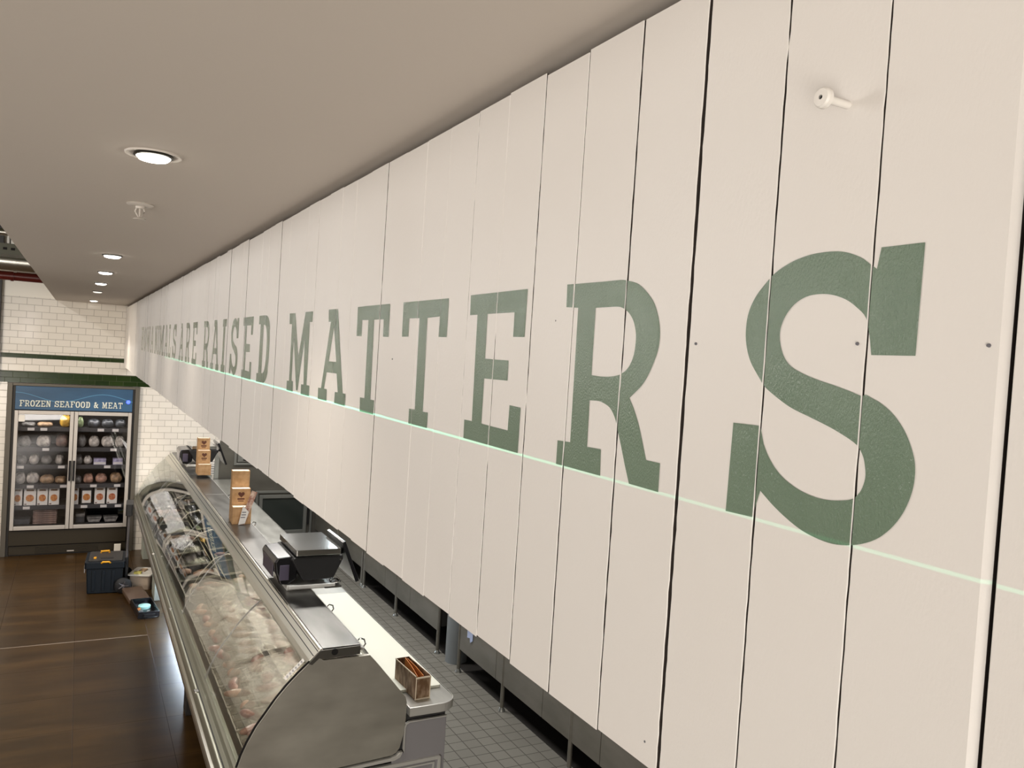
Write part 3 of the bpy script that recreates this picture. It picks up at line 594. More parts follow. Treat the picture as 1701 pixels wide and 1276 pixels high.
for s, xs in enumerate((((-0.615, -0.515), (-0.505, -0.375), (-0.37, -0.255), (-0.25, -0.135)), ((-0.01, 0.07), (0.09, 0.215), (0.235, 0.355), (0.37, 0.49)))):
    for k, (a, b) in enumerate(xs):
        carton(a, b, SH[1], 0.205, '%s picture carton, %s on the %s of the %s' % ('black framed' if (s, k) == (1, 1) else 'orange' if s == 0 else 'white', ordn[k], rowname[1], side[s]), m_food if (s == 0 or k < 2) else m_foodred, (s, k) == (1, 1))
rows = {
 (0, 2): [('white_pack', -0.60, -0.50, .13), ('white_pack', -0.49, -0.36, .13), ('tan_pack', -0.345, -0.20, .10), ('tan_pack', -0.19, -0.07, .08)],
 (0, 3): [('grey_pack', -0.60, -0.49, .10), ('white_pack', -0.47, -0.37, .11), ('grey_pack', -0.35, -0.24, .10), ('white_pack', -0.20, -0.11, .11)],
 (0, 4): [('grey_pack', -0.59, -0.46, .12), ('white_pack', -0.40, -0.25, .13), ('brown_pack', -0.20, -0.07, .14)],
 (0, 5): [('grey_pack', -0.56, -0.42, .05), ('tan_pack', -0.40, -0.24, .055), ('yellow_pack', -0.17, -0.05, .14)],
 (1, 2): [('grey_pack', 0.0, 0.09, .09), ('pink_pack', 0.11, 0.22, .11), ('pink_pack', 0.24, 0.36, .11), ('tan_pack', 0.40, 0.53, .12)],
 (1, 3): [('grey_pack', 0.0, 0.09, .11), ('white_pack', 0.10, 0.19, .10)],
 (1, 4): [('grey_pack', 0.02, 0.12, .14), ('white_pack', 0.15, 0.26, .13), ('white_pack', 0.29, 0.42, .13), ('white_pack', 0.44, 0.54, .13)],
 (1, 5): [('green_pack', 0.01, 0.08, .12), ('dark_pack', 0.12, 0.26, .10), ('dark_pack', 0.28, 0.41, .10), ('dark_pack', 0.43, 0.55, .10)],
}
colw = {'white_pack': 'whitish', 'tan_pack': 'tan', 'pink_pack': 'pinkish', 'yellow_pack': 'yellow and orange', 'grey_pack': 'greyish', 'dark_pack': 'dark', 'green_pack': 'green', 'brown_pack': 'brown'}
for (s, k), L in rows.items():
    for i, (mm, a, b, h) in enumerate(L):
        bag(a, b, SH[k] - 0.004, h, PM[mm], '%s frozen bag, %s on the %s, %s' % (colw[mm], ordn[i], rowname[k], side[s]), seed=s * 50 + k * 7 + i)
for i, (a, b) in enumerate(((0.21, 0.345), (0.42, 0.53))):
    t = thing('frozen_food_box', 'lilac and white frozen food box, %s of the pair behind the right door' % ('left' if i == 0 else 'right'), 'box', ((a + b) / 2, 11.03, SH[3] - 0.004), 0, 'lilac boxes in the freezer')
    MB().box(-(b - a) / 2, (b - a) / 2, 0, 0.12, 0, 0.075).build('carton', PM['lilac_pack'], t, 0.002)
    box('white_band', (-(b - a) / 2 + 0.004, (b - a) / 2 - 0.004, -0.001, 0, 0.008, 0.034), m_paper, t)
for i in range(7):
    o = MB().rbox(-0.125, 0.125, 0, 0.18, 0, 0.022, 0.012).build('frozen_meat_pack', PM['brown_pack'], None, 0.003); o.location = (-0.275 + random.uniform(-.004, .004), 11.03, SH[0] + 0.0245 * i)
    tag(o, 'flat pinkish brown meat pack, %s in the stack on the bottom shelf' % ['lowest', 'second up', 'third up', 'fourth up', 'fifth up', 'sixth up', 'topmost'][i], 'packet', 'flat meat packs stacked behind the left door')
tag(MB().rbox(-0.60, -0.43, 11.04, 11.2, SH[0], SH[0] + 0.06, 0.01).build('frozen_food_tray', PM['dark_pack'], None, 0.004), 'dark flat tray beside the meat stack on the bottom freezer shelf', 'tray')
for i in range(3):
    o = MB().rbox(0, 0.10, 11.04, 11.16, 0, 0.034, 0.008).build('frozen_food_tray', PM['dark_pack'] if i < 2 else PM['grey_pack'], None, 0.003); o.location = (0.045, 0, SH[0] + 0.036 * i)
    tag(o, 'small black tray, %s in the stack behind the right freezer door' % ['lowest', 'middle', 'topmost'][i], 'tray', 'small trays stacked in the freezer')
for i, x in enumerate((0.165, 0.345)):
    t = thing('frozen_food_tray', 'grey tapered tray, %s of the pair low behind the right freezer door' % ['left', 'right'][i], 'tray', (x, 11.04, SH[0]), 0, 'grey trays in the freezer')
    MB().prism([(0.02, 0), (0.14, 0), (0.165, 0.06), (0, 0.06)], 0, 0.14, 'y').build('tray', PM['grey_pack'], t, 0.003)
    box('dark_slot', (0.02, 0.145, -0.001, 0, 0.038, 0.045), m_black, t)

# ------------------------------------------------------------------ serve-over counter
YN, YF = 3.75, 10.93
ct = thing('serve_over_counter', 'long stainless steel serve over counter with curved glass front', 'display counter', (0, 0, 0))
def ext(pts, y0, y1, name, m_, parent=ct, bevel=0.0, smooth=False, **k): return MB().prism(pts, y0, y1, 'y').build(name, m_, parent, bevel, smooth, **k)
G = [(0.712, 0.727), (0.728, 0.780), (0.750, 0.833), (0.785, 0.900), (0.827, 0.960), (0.870, 1.022), (0.918, 1.079), (0.968, 1.130), (1.019, 1.177)]
# end plates
plate = [(0.700, 0.610)] + [(x + 0.002, z - 0.002) for x, z in G] + [(1.060, 1.192), (1.085, 1.176), (1.3125, 1.1755), (1.345, 1.140), (1.375, 1.105), (1.45, 1.015), (1.512, 0.940), (1.520, 0.915), (1.520, 0.827), (1.512, 0.75), (1.496, 0.685), (1.478, 0.662), (1.455, 0.652), (1.20, 0.640)]
ep = ext(plate, YN - 0.012, YN + 0.010, 'end_plate', m_endplate, bevel=0.006)
ep.modifiers['bevel'].segments = 3
sticker = MB()
ext(plate, YF - 0.012, YF + 0.01, 'end_plate', m_caseglass)
def offs(pts, d_):
    out = []
    for i, p in enumerate(pts):
        a = Vector(pts[max(i - 1, 0)]); b = Vector(pts[min(i + 1, len(pts) - 1)]); t = (b - a).normalized(); out.append((p[0] - t.y * d_, p[1] + t.x * d_))
    return out
ext(G + list(reversed(offs(G, 0.010))), YN - 0.0145, YN - 0.0118, 'glass_seal', m_black)
def fineG(n=28):
    pts = []
    V = [Vector(p) for p in G]
    for i in range(len(V) - 1):
        for j in range(4):
            t = j / 4; p0 = V[max(i - 1, 0)]; p1 = V[i]; p2 = V[i + 1]; p3 = V[min(i + 2, len(V) - 1)]
            pts.append(tuple(0.5 * ((2 * p1) + (p2 - p0) * t + (2 * p0 - 5 * p1 + 4 * p2 - p3) * t * t + (3 * p1 - p0 - 3 * p2 + p3) * t ** 3)))
    pts.append(tuple(V[-1])); return pts
FG = fineG()
joints = [YN + 0.012, 4.82, 6.03, 7.24, 8.45, 9.66, YF - 0.014]
for a, b in zip(joints[:-1], joints[1:]):
    pts = FG; n = len(pts); q = offs(pts, -0.006)
    v = [(p[0], y, p[1]) for y in (a, b - 0.004) for p in pts] + [(p[0], y, p[1]) for y in (a, b - 0.004) for p in q]
    f = []
    for i in range(n - 1):
        f += [(i, i + 1, n + i + 1, n + i), (2 * n + i, 3 * n + i, 3 * n + i + 1, 2 * n + i + 1), (i, 2 * n + i, 2 * n + i + 1, i + 1), (n + i, n + i + 1, 3 * n + i + 1, 3 * n + i)]
    f += [(0, n, 3 * n, 2 * n), (n - 1, 3 * n - 1, 4 * n - 1, 2 * n - 1)]
    MB().add(v, f).build('front_glass', m_caseglass, ct, smooth='auto')
for b in joints[1:-1]:
    ext(FG + list(reversed(offs(FG, -0.008))), b - 0.0035, b - 0.0005, 'glass_joint', m_greypanel)
# rail along the top of the glass
ext([(1.000, 1.158), (1.018, 1.182), (1.062, 1.224), (1.066, 1.231), (1.076, 1.231), (1.076, 1.205), (1.03, 1.165), (1.01, 1.150)], YN - 0.006, YF, 'top_rail', m_alu, bevel=0.002)
ext([(1.0335, 1.1995), (1.0365, 1.2025), (1.0395, 1.1995), (1.0365, 1.1965)], YN - 0.004, YF, 'rail_groove', m_black)
ext([(1.054, 1.2185), (1.057, 1.2215), (1.060, 1.2185), (1.057, 1.2155)], YN - 0.004, YF, 'rail_groove', m_black)
# shelf on top, in lengths
sy0 = YN - 0.008
for k, b in enumerate((5.45, 6.65, 7.90, 9.15, 10.40, YF)):
    MB().box(1.077, 1.262, sy0, b - 0.003, 1.2305, 1.2345).box(1.077, 1.262, sy0, sy0 + 0.003, 1.19, 1.2305).box(1.259, 1.262, sy0, b - 0.003, 1.19, 1.2305).build('top_shelf', m_shelfsteel, ct, 0.0015); sy0 = b
ext([(1.012, 1.168), (1.066, 1.226), (1.262, 1.2295), (1.262, 1.187), (1.118, 1.184), (1.100, 1.176), (1.082, 1.186), (1.062, 1.188), (1.030, 1.160)], YN - 0.014, YN - 0.009, 'shelf_end_cap', mat('cap_steel', (0.16, 0.155, 0.14), 0.45, 0.8), bevel=0.0015)
MB().lathe([(0, -0.001), (0.016, -0.001), (0.016, 0.001)], 1.135, YN - 0.0145, 1.212, 18, 'y').build('cap_hole', m_black, ct)
ext([(1.265, 1.198), (1.290, 1.196), (1.292, 1.206), (1.266, 1.213)], YN + 0.01, YF, 'rear_rail', m_bright, bevel=0.002)
# rear sliding doors
for k in range(8):
    a = YN + 0.02 + k * 0.895; dd = 0.0 if k % 2 else 0.006
    ext([(1.292 + dd, 1.190), (1.296 + dd, 1.190), (1.487 + dd, 0.935), (1.483 + dd, 0.935)], a, min(a + 0.92, YF - 0.01), 'sliding_door', m_darkglass)
for y in (4.02, 4.62, 5.60, 5.95, 7.0, 8.3):
    x, z = 1.345, 1.118
    MB().tube([(x, y - 0.05, z), (x + 0.022, y - 0.045, z + 0.026), (x + 0.030, y, z + 0.033), (x + 0.022, y + 0.045, z + 0.026), (x, y + 0.05, z)], 0.004, 8).build('door_handle', m_chrome, ct, smooth='auto')
# apron, bumper and carcass
ext([(0.712, 0.727), (0.700, 0.722), (0.690, 0.700), (0.668, 0.692), (0.662, 0.700), (0.650, 0.700), (0.642, 0.684), (0.642, 0.640), (0.700, 0.600), (0.735, 0.600), (0.735, 0.727)], YN - 0.004, YF, 'apron', m_apron, bevel=0.003)
ext([(0.642, 0.652), (0.628, 0.646), (0.622, 0.634), (0.622, 0.606), (0.628, 0.598), (0.650, 0.596), (0.66, 0.63)], YN - 0.012, YF, 'bumper', m_alu, bevel=0.002)
ext([(0.665, 0.694), (0.669, 0.697), (0.673, 0.694), (0.669, 0.690)], YN - 0.006, YF, 'apron_groove', m_black)
for y in (4.72, 6.25, 7.9): MB().rbox(0.640, 0.664, y - 0.02, y + 0.02, 0.697, 0.704, 0.005).build('rail_clip', m_chrome, ct)
ext([(0.660, 0.598), (1.745, 0.598), (1.745, 0.36), (0.86, 0.36), (0.72, 0.50)], YN + 0.01, YF, 'lower_carcass', m_darkbase)
ext([(0.735, 0.600), (0.735, 0.70), (1.44, 0.765), (1.488, 0.90), (1.488, 0.838), (1.745, 0.838), (1.745, 0.600)], YN + 0.012, YF - 0.014, 'tub', m_frzin)
box('end_skirt', (0.72, 1.745, YN - 0.002, YN + 0.009, 0.05, 0.598), m_cream, ct)
# near end: grey panel, white rails
gp = [(1.522, 0.655), (1.522, 0.780), (1.528, 0.796), (1.543, 0.804), (1.745, 0.806), (1.745, 0.44), (1.46, 0.44), (1.46, 0.640), (1.50, 0.642)]
ext(gp, YN - 0.008, YN + 0.004, 'side_panel', m_greypanel, bevel=0.003)
ext([(1.515, 0.672), (1.515, 0.786), (1.522, 0.802), (1.540, 0.811), (1.745, 0.813), (1.745, 0.8065), (1.543, 0.8045), (1.528, 0.797), (1.5225, 0.780), (1.5225, 0.655)], YN - 0.012, YN + 0.002, 'panel_edging', m_bright)
ext([(0.66, 0.628), (1.20, 0.632), (1.45, 0.644), (1.48, 0.652), (1.495, 0.665), (1.512, 0.665), (1.50, 0.640), (1.47, 0.628), (1.2, 0.618), (0.66, 0.612)], YN - 0.022, YN + 0.002, 'end_trim', m_bright, bevel=0.002)
ext([(0.70, 0.600), (1.715, 0.612), (1.722, 0.605), (1.722, 0.40), (1.708, 0.40), (1.708, 0.594), (0.70, 0.584)], YN - 0.022, YN + 0.002, 'end_frame', m_bright, bevel=0.002)
ext([(0.70, 0.572), (1.690, 0.582), (1.690, 0.40), (1.682, 0.40), (1.682, 0.574), (0.70, 0.564)], YN - 0.016, YN + 0.002, 'end_bead', m_bright)
for y0, y1 in ((3.95, 4.5), (6.0, 6.15), (8.80, 9.10), (10.5, 10.8)):
    box('pedestal', (0.772, 1.60, y0, y1, 0.0, 0.40), m_pedestal if y0 > 8 else m_darkbase, ct, 0.004)
# barcode-like label on the glass end
lab = MB(); p0 = Vector((0.925, 1.0805)); p1 = Vector((1.010, 1.163)); nrm = Vector((-(p1 - p0).y, (p1 - p0).x)).normalized()
lab.add([(p0.x, YN - 0.014, p0.y), (p1.x, YN - 0.014, p1.y), (p1.x + nrm.x * .012, YN + 0.02, p1.y + nrm.y * .012), (p0.x + nrm.x * .012, YN + 0.02, p0.y + nrm.y * .012),
         (p0.x + nrm.x * .012, YN + 0.055, p0.y + nrm.y * .012), (p1.x + nrm.x * .012, YN + 0.055, p1.y + nrm.y * .012)], [(3, 2, 5, 4)])
lb = lab.build('glass_label', m_paper, ct)
mb = MB()
for k in range(6):
    for j in (0, 1):
        q = p0 + (p1 - p0) * (0.10 + 0.15 * k) + nrm * 0.0125; r_ = p0 + (p1 - p0) * (0.17 + 0.15 * k) + nrm * 0.0125
        mb.add([(q.x, YN + 0.026 + 0.012 * j, q.y), (r_.x, YN + 0.026 + 0.012 * j, r_.y), (r_.x, YN + 0.034 + 0.012 * j, r_.y), (q.x, YN + 0.034 + 0.012 * j, q.y)], [(0, 1, 2, 3)])
mb.build('printed_figures', m_ink, lb)
# unseen tube added for the cool floor glow, and warm tube under the shelf
tb = MB().tube([(0.95, 7.3, 0.344), (0.95, 8.7, 0.344)], 0.012, 10).build('added_glow_tube', mat('floor_glow_emitter', (1, 1, 1), 0.4, emis=(0.75, 0.86, 1.0), estr=90), ct)
for a in (3.9, 5.1, 6.3, 7.5, 8.7, 9.75):
    d = bpy.data.lights.new('case_light', 'AREA'); d.shape = 'RECTANGLE'; d.size = 0.04; d.size_y = 1.05; d.energy = CASE_W; d.color = (1.0, 0.90, 0.80)
    o = bpy.data.objects.new('case_light', d); C.objects.link(o); o.location = (1.12, a + 0.52, 1.18); o.rotation_euler = (0, math.radians(-8), 0)

for o in ct.children:                    # the bumper line runs in slightly towards the far end
    if o.name.split('.')[0] in ('apron', 'bumper', 'apron_groove', 'rail_clip'):
        for v_ in o.data.vertices:
            t_ = max(0, (v_.co.y - YN) / 7.2)
            if v_.co.x < 0.71: v_.co.x += 0.042 * t_ * (0.71 - v_.co.x) / 0.09
# worktop behind the counter
wt = []
for cx, cy, a0 in ((1.80 - 0.10, YN - 0.03 + 0.10, 270),):
    for k in range(9): a = math.radians(a0 + 90 * k / 8); wt.append((cx + 0.10 * math.cos(a), cy + 0.10 * math.sin(a)))
wtp = [(1.533, YN - 0.03)] + wt + [(1.80, YF), (1.50, YF), (1.50, YN + 0.14), (1.533, YN + 0.14)]
w0 = thing('worktop', 'steel worktop with rounded corner running along the back of the counter', 'worktop')
MB().prism(wtp, 0.842, 0.885, 'z').build('top', m_worktop, w0, 0.003)
edge = [(1.533, YN - 0.031)] + [(cx_ + 0.002, cy_ - 0.001) for cx_, cy_ in wt] + [(1.803, YF)]
mb = MB(); n = len(edge)
v = [(x, y, 0.845) for x, y in edge] + [(x, y, 0.887) for x, y in edge] + [(x, y + (0.004 if i < 6 else 0), 0.889) if i < 6 else (x - 0.005, y, 0.889) for i, (x, y) in enumerate(edge)]
mb.add(v, [(i, i + 1, n + i + 1, n + i) for i in range(n - 1)] + [(n + i, n + i + 1, 2 * n + i + 1, 2 * n + i) for i in range(n - 1)]).build('edge_band', m_bright, w0)
cb_ = MB().rbox(1.508, 1.778, YN + 0.16, 5.66, 0.8865, 0.902, 0.012).build('cutting_board', m_cutting, None, 0.003)
tag(cb_, 'long white cutting board lying on the near part of the steel worktop', 'cutting board')

# ------------------------------------------------------------------ what lies in the counter
def deckz(x): return 0.70 + (x - 0.735) / 0.705 * 0.065
m_meat = mat('raw_meat', (0.40, 0.13, 0.10), 0.3); vary(m_meat, (0.17, 0.045, 0.035), (0.36, 0.19, 0.15), 30, (1, .4, 1), 4, .42, .62)
m_meat2 = mat('pale_meat', (0.50, 0.28, 0.20), 0.3); vary(m_meat2, (0.24, 0.11, 0.07), (0.42, 0.27, 0.19), 26, detail=4)
m_traypale = mat('pale_tray', (0.50, 0.46, 0.40), 0.4)
m_rack = mat('wire_rack', (0.6, 0.58, 0.52), 0.25, 1.0)
m_divider = glass('clear_divider', (0.86, 0.86, 0.82), 1.5, 0.05, 1.2)
m_divedge = mat('divider_edge', (0.72, 0.66, 0.58), 0.3)
# film: thin crinkled polythene
m_film = bpy.data.materials.new('crinkled_polythene'); m_film.use_nodes = True; m_film.node_tree.nodes.remove(P(m_film))
ot = m_film.node_tree.nodes['Material Output']
tr = nd(m_film, 'ShaderNodeBsdfTransparent', Color=(0.93, 0.91, 0.88, 1)); gl = nd(m_film, 'ShaderNodeBsdfGlossy', Roughness=0.24); df = nd(m_film, 'ShaderNodeBsdfDiffuse', Color=(0.42, 0.36, 0.30, 1))
m1 = nd(m_film, 'ShaderNodeMixShader'); m1.inputs[0].default_value = 0.32; m2 = nd(m_film, 'ShaderNodeMixShader')
fr = nd(m_film, 'ShaderNodeFresnel', IOR=1.5); two_sided(m_film, fr, 1.5); bp = nd(m_film, 'ShaderNodeBump', Strength=0.9, Distance=0.006); nz = nd(m_film, 'ShaderNodeTexNoise', Scale=34, Detail=6, Roughness=0.68, Distortion=1.6); tcf = nd(m_film, 'ShaderNodeTexCoord')
ln(m_film, tcf.outputs['Object'], nz.inputs['Vector']); ln(m_film, nz.outputs['Fac'], bp.inputs['Height'])
for q in (gl, df, fr): ln(m_film, bp.outputs[0], q.inputs['Normal'])
fm = nd(m_film, 'ShaderNodeMath', operation='MULTIPLY_ADD'); fm.inputs[1].default_value = 1.2; fm.inputs[2].default_value = 0.05; fm.use_clamp = True
ln(m_film, fr.outputs[0], fm.inputs[0]); ln(m_film, tr.outputs[0], m1.inputs[1]); ln(m_film, df.outputs[0], m1.inputs[2])
ln(m_film, fm.outputs[0], m2.inputs[0]); ln(m_film, m1.outputs[0], m2.inputs[1]); ln(m_film, gl.outputs[0], m2.inputs[2]); ln(m_film, m2.outputs[0], ot.inputs[0])

def cut_mesh(a, b, h, seed):
    r = random.Random(seed); ph = [r.uniform(0, 6) for _ in range(4)]
    def fn(u, v):
        th = u * 2 * PI; vv = v * PI; s = math.sin(vv) ** 0.7
        k = 1 + 0.16 * math.sin(2 * th + ph[0]) + 0.10 * math.sin(3 * th + ph[1])
        return (math.cos(th) * a * s * k, math.sin(th) * b * s * k, h / 2 * (1 - math.cos(vv)))
    return MB().grid(fn, 18, 8)
proto = []
for i in range(4):
    o = cut_mesh(0.055 + .008 * i, 0.032 + 0.006 * (i % 2), 0.035, i).build('meat_cut', m_meat if i % 2 else m_meat2, None, smooth=True); proto.append([o, False])
def place_cut(i, loc, rz, label, group):
    o, used = proto[i]
    if used: o = o.copy(); C.objects.link(o)
    else: proto[i][1] = True
    o.location = loc; o.rotation_euler = (0, 0, rz); tag(o, label, 'meat', group)
trayp = thing('meat_tray', 'x', 'tray', (0, 0, 0), 0, 'pale meat trays at the near end of the counter')
mb = MB().prism([(-0.14, 0.0), (0.14, 0.0), (0.155, 0.028), (0.15, 0.028), (0.136, 0.005), (-0.136, 0.005), (-0.15, 0.028), (-0.155, 0.028)], -0.13, 0.13, 'y')
mb.box(-0.15, 0.15, -0.134, -0.128, 0, 0.028).box(-0.15, 0.15, 0.128, 0.134, 0, 0.028); mb.build('tray', m_traypale, trayp, 0.002)
mb = MB()
for k in range(9): mb.tube([(-0.145 + 0.036 * k, -0.13, 0.030), (-0.145 + 0.036 * k, 0.13, 0.030)], 0.0016, 5)
for k in range(4): mb.tube([(-0.15, -0.12 + 0.08 * k, 0.0315), (0.15, -0.12 + 0.08 * k, 0.0315)], 0.0016, 5)
mb.build('wire_rack', m_rack, trayp)
nth = ['nearest', 'second', 'third', 'fourth', 'fifth', 'sixth', 'seventh', 'eighth']
rr = random.Random(11); first = True
for j in range(8):
    for i, x in enumerate((0.915, 1.255)):
        y = 3.92 + 0.285 * j; z = deckz(x) + 0.012
        lab_ = '%s pale tray of meat from the near end, in the %s row under polythene' % (nth[j], 'front' if i == 0 else 'back')
        if first: t = trayp; t.location = (x, y, z); t['label'] = lab_; first = False
        else: t = dup(trayp, (x, y, z), 0, lab_)
        t.rotation_euler.y = -math.atan(0.065 / 0.705)
        for k in range(4):
            place_cut(rr.randrange(4), (x - 0.075 + 0.15 * (k % 2) + rr.uniform(-.015, .015), y - 0.06 + 0.12 * (k // 2) + rr.uniform(-.015, .015), z + 0.036 + 0.012 * (k % 2)), rr.uniform(0, 3), 'reddish meat cut, %s corner of the %s pale tray, %s row' % (['near left', 'near right', 'far left', 'far right'][k], nth[j], 'front' if i == 0 else 'back'), 'meat cuts under polythene')
def film(x0, x1, y0, y1, label, seed, amp=0.02, lift=0.07, extra=0.0):
    r = random.Random(seed); W_ = [(r.uniform(6, 40), r.uniform(-35, 35), r.uniform(0, 6), r.uniform(.2, 1)) for _ in range(16)]
    def fn(u, v):
        x = x0 + (x1 - x0) * u; y = y0 + (y1 - y0) * v
        h = sum(a * abs(math.sin(kx * x + ky * y + p)) for kx, ky, p, a in W_) / 8
        ed = min(1, 6 * min(u, 1 - u)) * 0.5 + 0.5
        ex = extra * math.sin(PI * u) ** 2
        return (x + 0.01 * math.sin(40 * y), y + 0.012 * math.sin(31 * x + seed), deckz(x) + lift * ed + amp * h + ex - 0.04 * max(0, 1 - 12 * u))
    o = MB().grid(fn, 70, int(70 * (y1 - y0) / 0.7)).build('plastic_film', m_film, None, smooth=True)
    tag(o, label, 'plastic film', 'polythene sheets over the meat')
film(0.775, 1.40, 3.80, 4.72, 'crinkled clear polythene sheet over the nearest trays of meat', 1, 0.035, 0.075, 0.03)
film(0.78, 1.41, 4.735, 5.49, 'crinkled clear polythene sheet over the middle trays of meat', 2, 0.035, 0.08, 0.05)
film(0.80, 1.40, 5.505, 6.30, 'crinkled clear polythene sheet ending before the empty black trays', 3, 0.04, 0.085, 0.03)
# rolled bundle of film lying lengthwise at the back
def roll(x, z, y0, y1, rad, label, seed):
    r = random.Random(seed); path = [(x + 0.008 * math.sin(7 * k), y0 + (y1 - y0) * k / 14, z + 0.006 * math.sin(5 * k + seed)) for k in range(15)]
    tag(MB().tube(path, [rad * r.uniform(0.8, 1.12) for _ in path], 14, False).build('film_roll', m_film, None, smooth=True), label, 'plastic film', 'rolled polythene in the counter')
roll(1.20, deckz(1.2) + 0.18, 3.86, 4.70, 0.05, 'bunched roll of clear polythene on the nearest trays', 4)
roll(1.33, deckz(1.33) + 0.16, 4.15, 5.2, 0.042, 'bunched roll of clear polythene along the back of the meat', 5)
# far half: black trays with clear dividers
m_blacktray = mat('black_display_tray', (0.018, 0.019, 0.018), 0.25)
tp = thing('display_tray', 'x', 'tray', (0, 0, 0), 0, 'black display trays in the far half')
MB().box(-0.148, 0.148, -0.20, 0.20, 0, 0.006).box(-0.15, -0.144, -0.20, 0.20, 0, 0.035).box(0.144, 0.15, -0.20, 0.20, 0, 0.035).box(-0.15, 0.15, -0.203, -0.197, 0, 0.035).box(-0.15, 0.15, 0.197, 0.203, 0, 0.035).build('tray', m_blacktray, tp, 0.002)
MB().tube([(-0.15, -0.2, 0.036), (0.15, -0.2, 0.036), (0.15, 0.2, 0.036), (-0.15, 0.2, 0.036), (-0.15, -0.2, 0.036)], 0.003, 6).build('rim', m_divedge, tp)
first = True; rows_ = 10
nf = ['nearest', 'second', 'third', 'fourth', 'fifth', 'sixth', 'seventh', 'eighth', 'ninth', 'farthest']
for j in range(rows_):
    for i, x in enumerate((0.925, 1.255)):
        y = 6.56 + 0.43 * j; z = deckz(x) + 0.010
        lab_ = '%s black tray beyond the polythene, in the %s row of the counter' % (nf[j], 'front' if i == 0 else 'back')
        if first: t = tp; t.location = (x, y, z); t['label'] = lab_; first = False
        else: t = dup(tp, (x, y, z), 0, lab_)
        t.rotation_euler.y = -math.atan(0.065 / 0.705)
        if (j, i) in ((0, 0), (0, 1), (1, 0), (2, 1), (4, 0), (6, 0), (7, 0), (8, 1)):
            for k in range(3):
                place_cut(rr.randrange(4), (x - 0.07 + 0.07 * k, y + rr.uniform(-.08, .08), z + 0.014), rr.uniform(0, 3), 'meat cut, %s of three on the %s black tray, %s row' % (['left', 'middle', 'right'][k], nf[j], 'front' if i == 0 else 'back'), 'meat cuts on black trays')
for j, y in enumerate((6.335, 7.195, 8.055, 8.915, 9.775, 10.62)):
    t = thing('shelf_divider', 'clear divider with pale edge across the counter, %s from the near end' % nth[j], 'divider', (0, y, 0), 0, 'clear dividers in the counter')
    pr = [(0.80, 0.715), (0.80, 0.80), (0.87, 0.93), (0.96, 1.03), (1.05, 1.06), (1.22, 1.02), (1.40, 0.86), (1.40, 0.765)]
    MB().prism(pr, -0.002, 0.002, 'y').build('pane', m_divider, t)
    MB().tube([(x, 0, z) for x, z in pr[:-1]], 0.0045, 6).build('edge', m_divedge, t)

# ------------------------------------------------------------------ weighing scales on the counter
def scale_(loc, label, rz=0.0):
    t = thing('weighing_scale', label, 'scale', loc, rz, 'shop scales on the counter')
    # origin: shelf level under the scale's left front corner; x to the kitchen side
    MB().box(0.02, 0.27, 0.02, 0.40, 0.0, 0.030).box(0.03, 0.30, 0.0, 0.02, 0.012, 0.030).build('base_plate', m_bright, t, 0.002)
    MB().prism([(0.110, 0.055), (0.290, 0.060), (0.345, 0.180), (0.335, 0.200), (0.045, 0.195), (0.035, 0.180)], 0.005, 0.43, 'y').build('body', m_black, t, 0.010, seg=3)
    MB().prism([(-0.055, 0.165), (-0.040, 0.190), (0.05, 0.196), (0.085, 0.160), (0.075, 0.06), (0.03, 0.03), (-0.020, 0.035), (-0.045, 0.10)], 0.03, 0.40, 'y').build('printer_housing', m_blackgloss, t, 0.010, seg=3)
    sc_ = MB().box(-0.054, -0.049, 0.08, 0.36, 0.07, 0.155).build('customer_display', m_screen, t, 0.002)
    box('printer_door', (-0.025, 0.030, 0.026, 0.03, 0.06, 0.15), m_screen, t, 0.002)
    MB().rbox(0.060, 0.325, 0.0, 0.45, 0.204, 0.238, 0.006).build('weighing_pan', m_pan, t, 0.002)
    pan = t.children[-1]
    MB().rbox(0.075, 0.310, 0.02, 0.43, 0.238, 0.2385, 0.004).build('pan_inset', m_pan, t)
    # operator screen leaning over the kitchen side
    dx, dz = 0.098, -0.245; L = math.hypot(dx, dz); ux, uz = dx / L, dz / L; nx, nz_ = -uz, ux
    ax, az_ = 0.335, 0.265
    pr = [(ax, az_), (ax + ux * L, az_ + uz * L), (ax + ux * L + nx * 0.022, az_ + uz * L + nz_ * 0.022), (ax + nx * 0.022, az_ + nz_ * 0.022)]
    op = MB().prism(pr, 0.02, 0.38, 'y').build('operator_screen', m_blackgloss, t, 0.004)
    q = [(ax + ux * .02 + nx * 0.0225, az_ + uz * .02 + nz_ * 0.0225), (ax + ux * (L - .02) + nx * 0.0225, az_ + uz * (L - .02) + nz_ * 0.0225), (ax + ux * (L - .02) + nx * 0.0235, az_ + uz * (L - .02) + nz_ * 0.0235), (ax + ux * .02 + nx * 0.0235, az_ + uz * .02 + nz_ * 0.0235)]
    MB().prism(q, 0.04, 0.36, 'y').build('screen_glass', m_screen, op)
    MB().tube([(0.31, 0.20, 0.17), (0.345, 0.20, 0.165), (0.372, 0.20, 0.15)], 0.016, 10).build('screen_arm', m_black, t, smooth='auto')
    for yy in (0.005,): MB().lathe([(0, -0.001), (0.006, -0.001), (0.006, 0.001)], 0.325, 0.004, 0.17, 10, 'y').build('bolt', m_chrome, t)
    for (fx, fy) in ((0.03, 0.03), (0.03, 0.38), (0.25, 0.03), (0.25, 0.38)):
        pass
    return t
scale_((1.10, 4.68, 1.2345), 'black shop scale with steel pan, the nearer one on the counter shelf')
s2 = scale_((1.09, 9.62, 1.2345), 'black shop scale behind the farther card holders at the end of the counter')
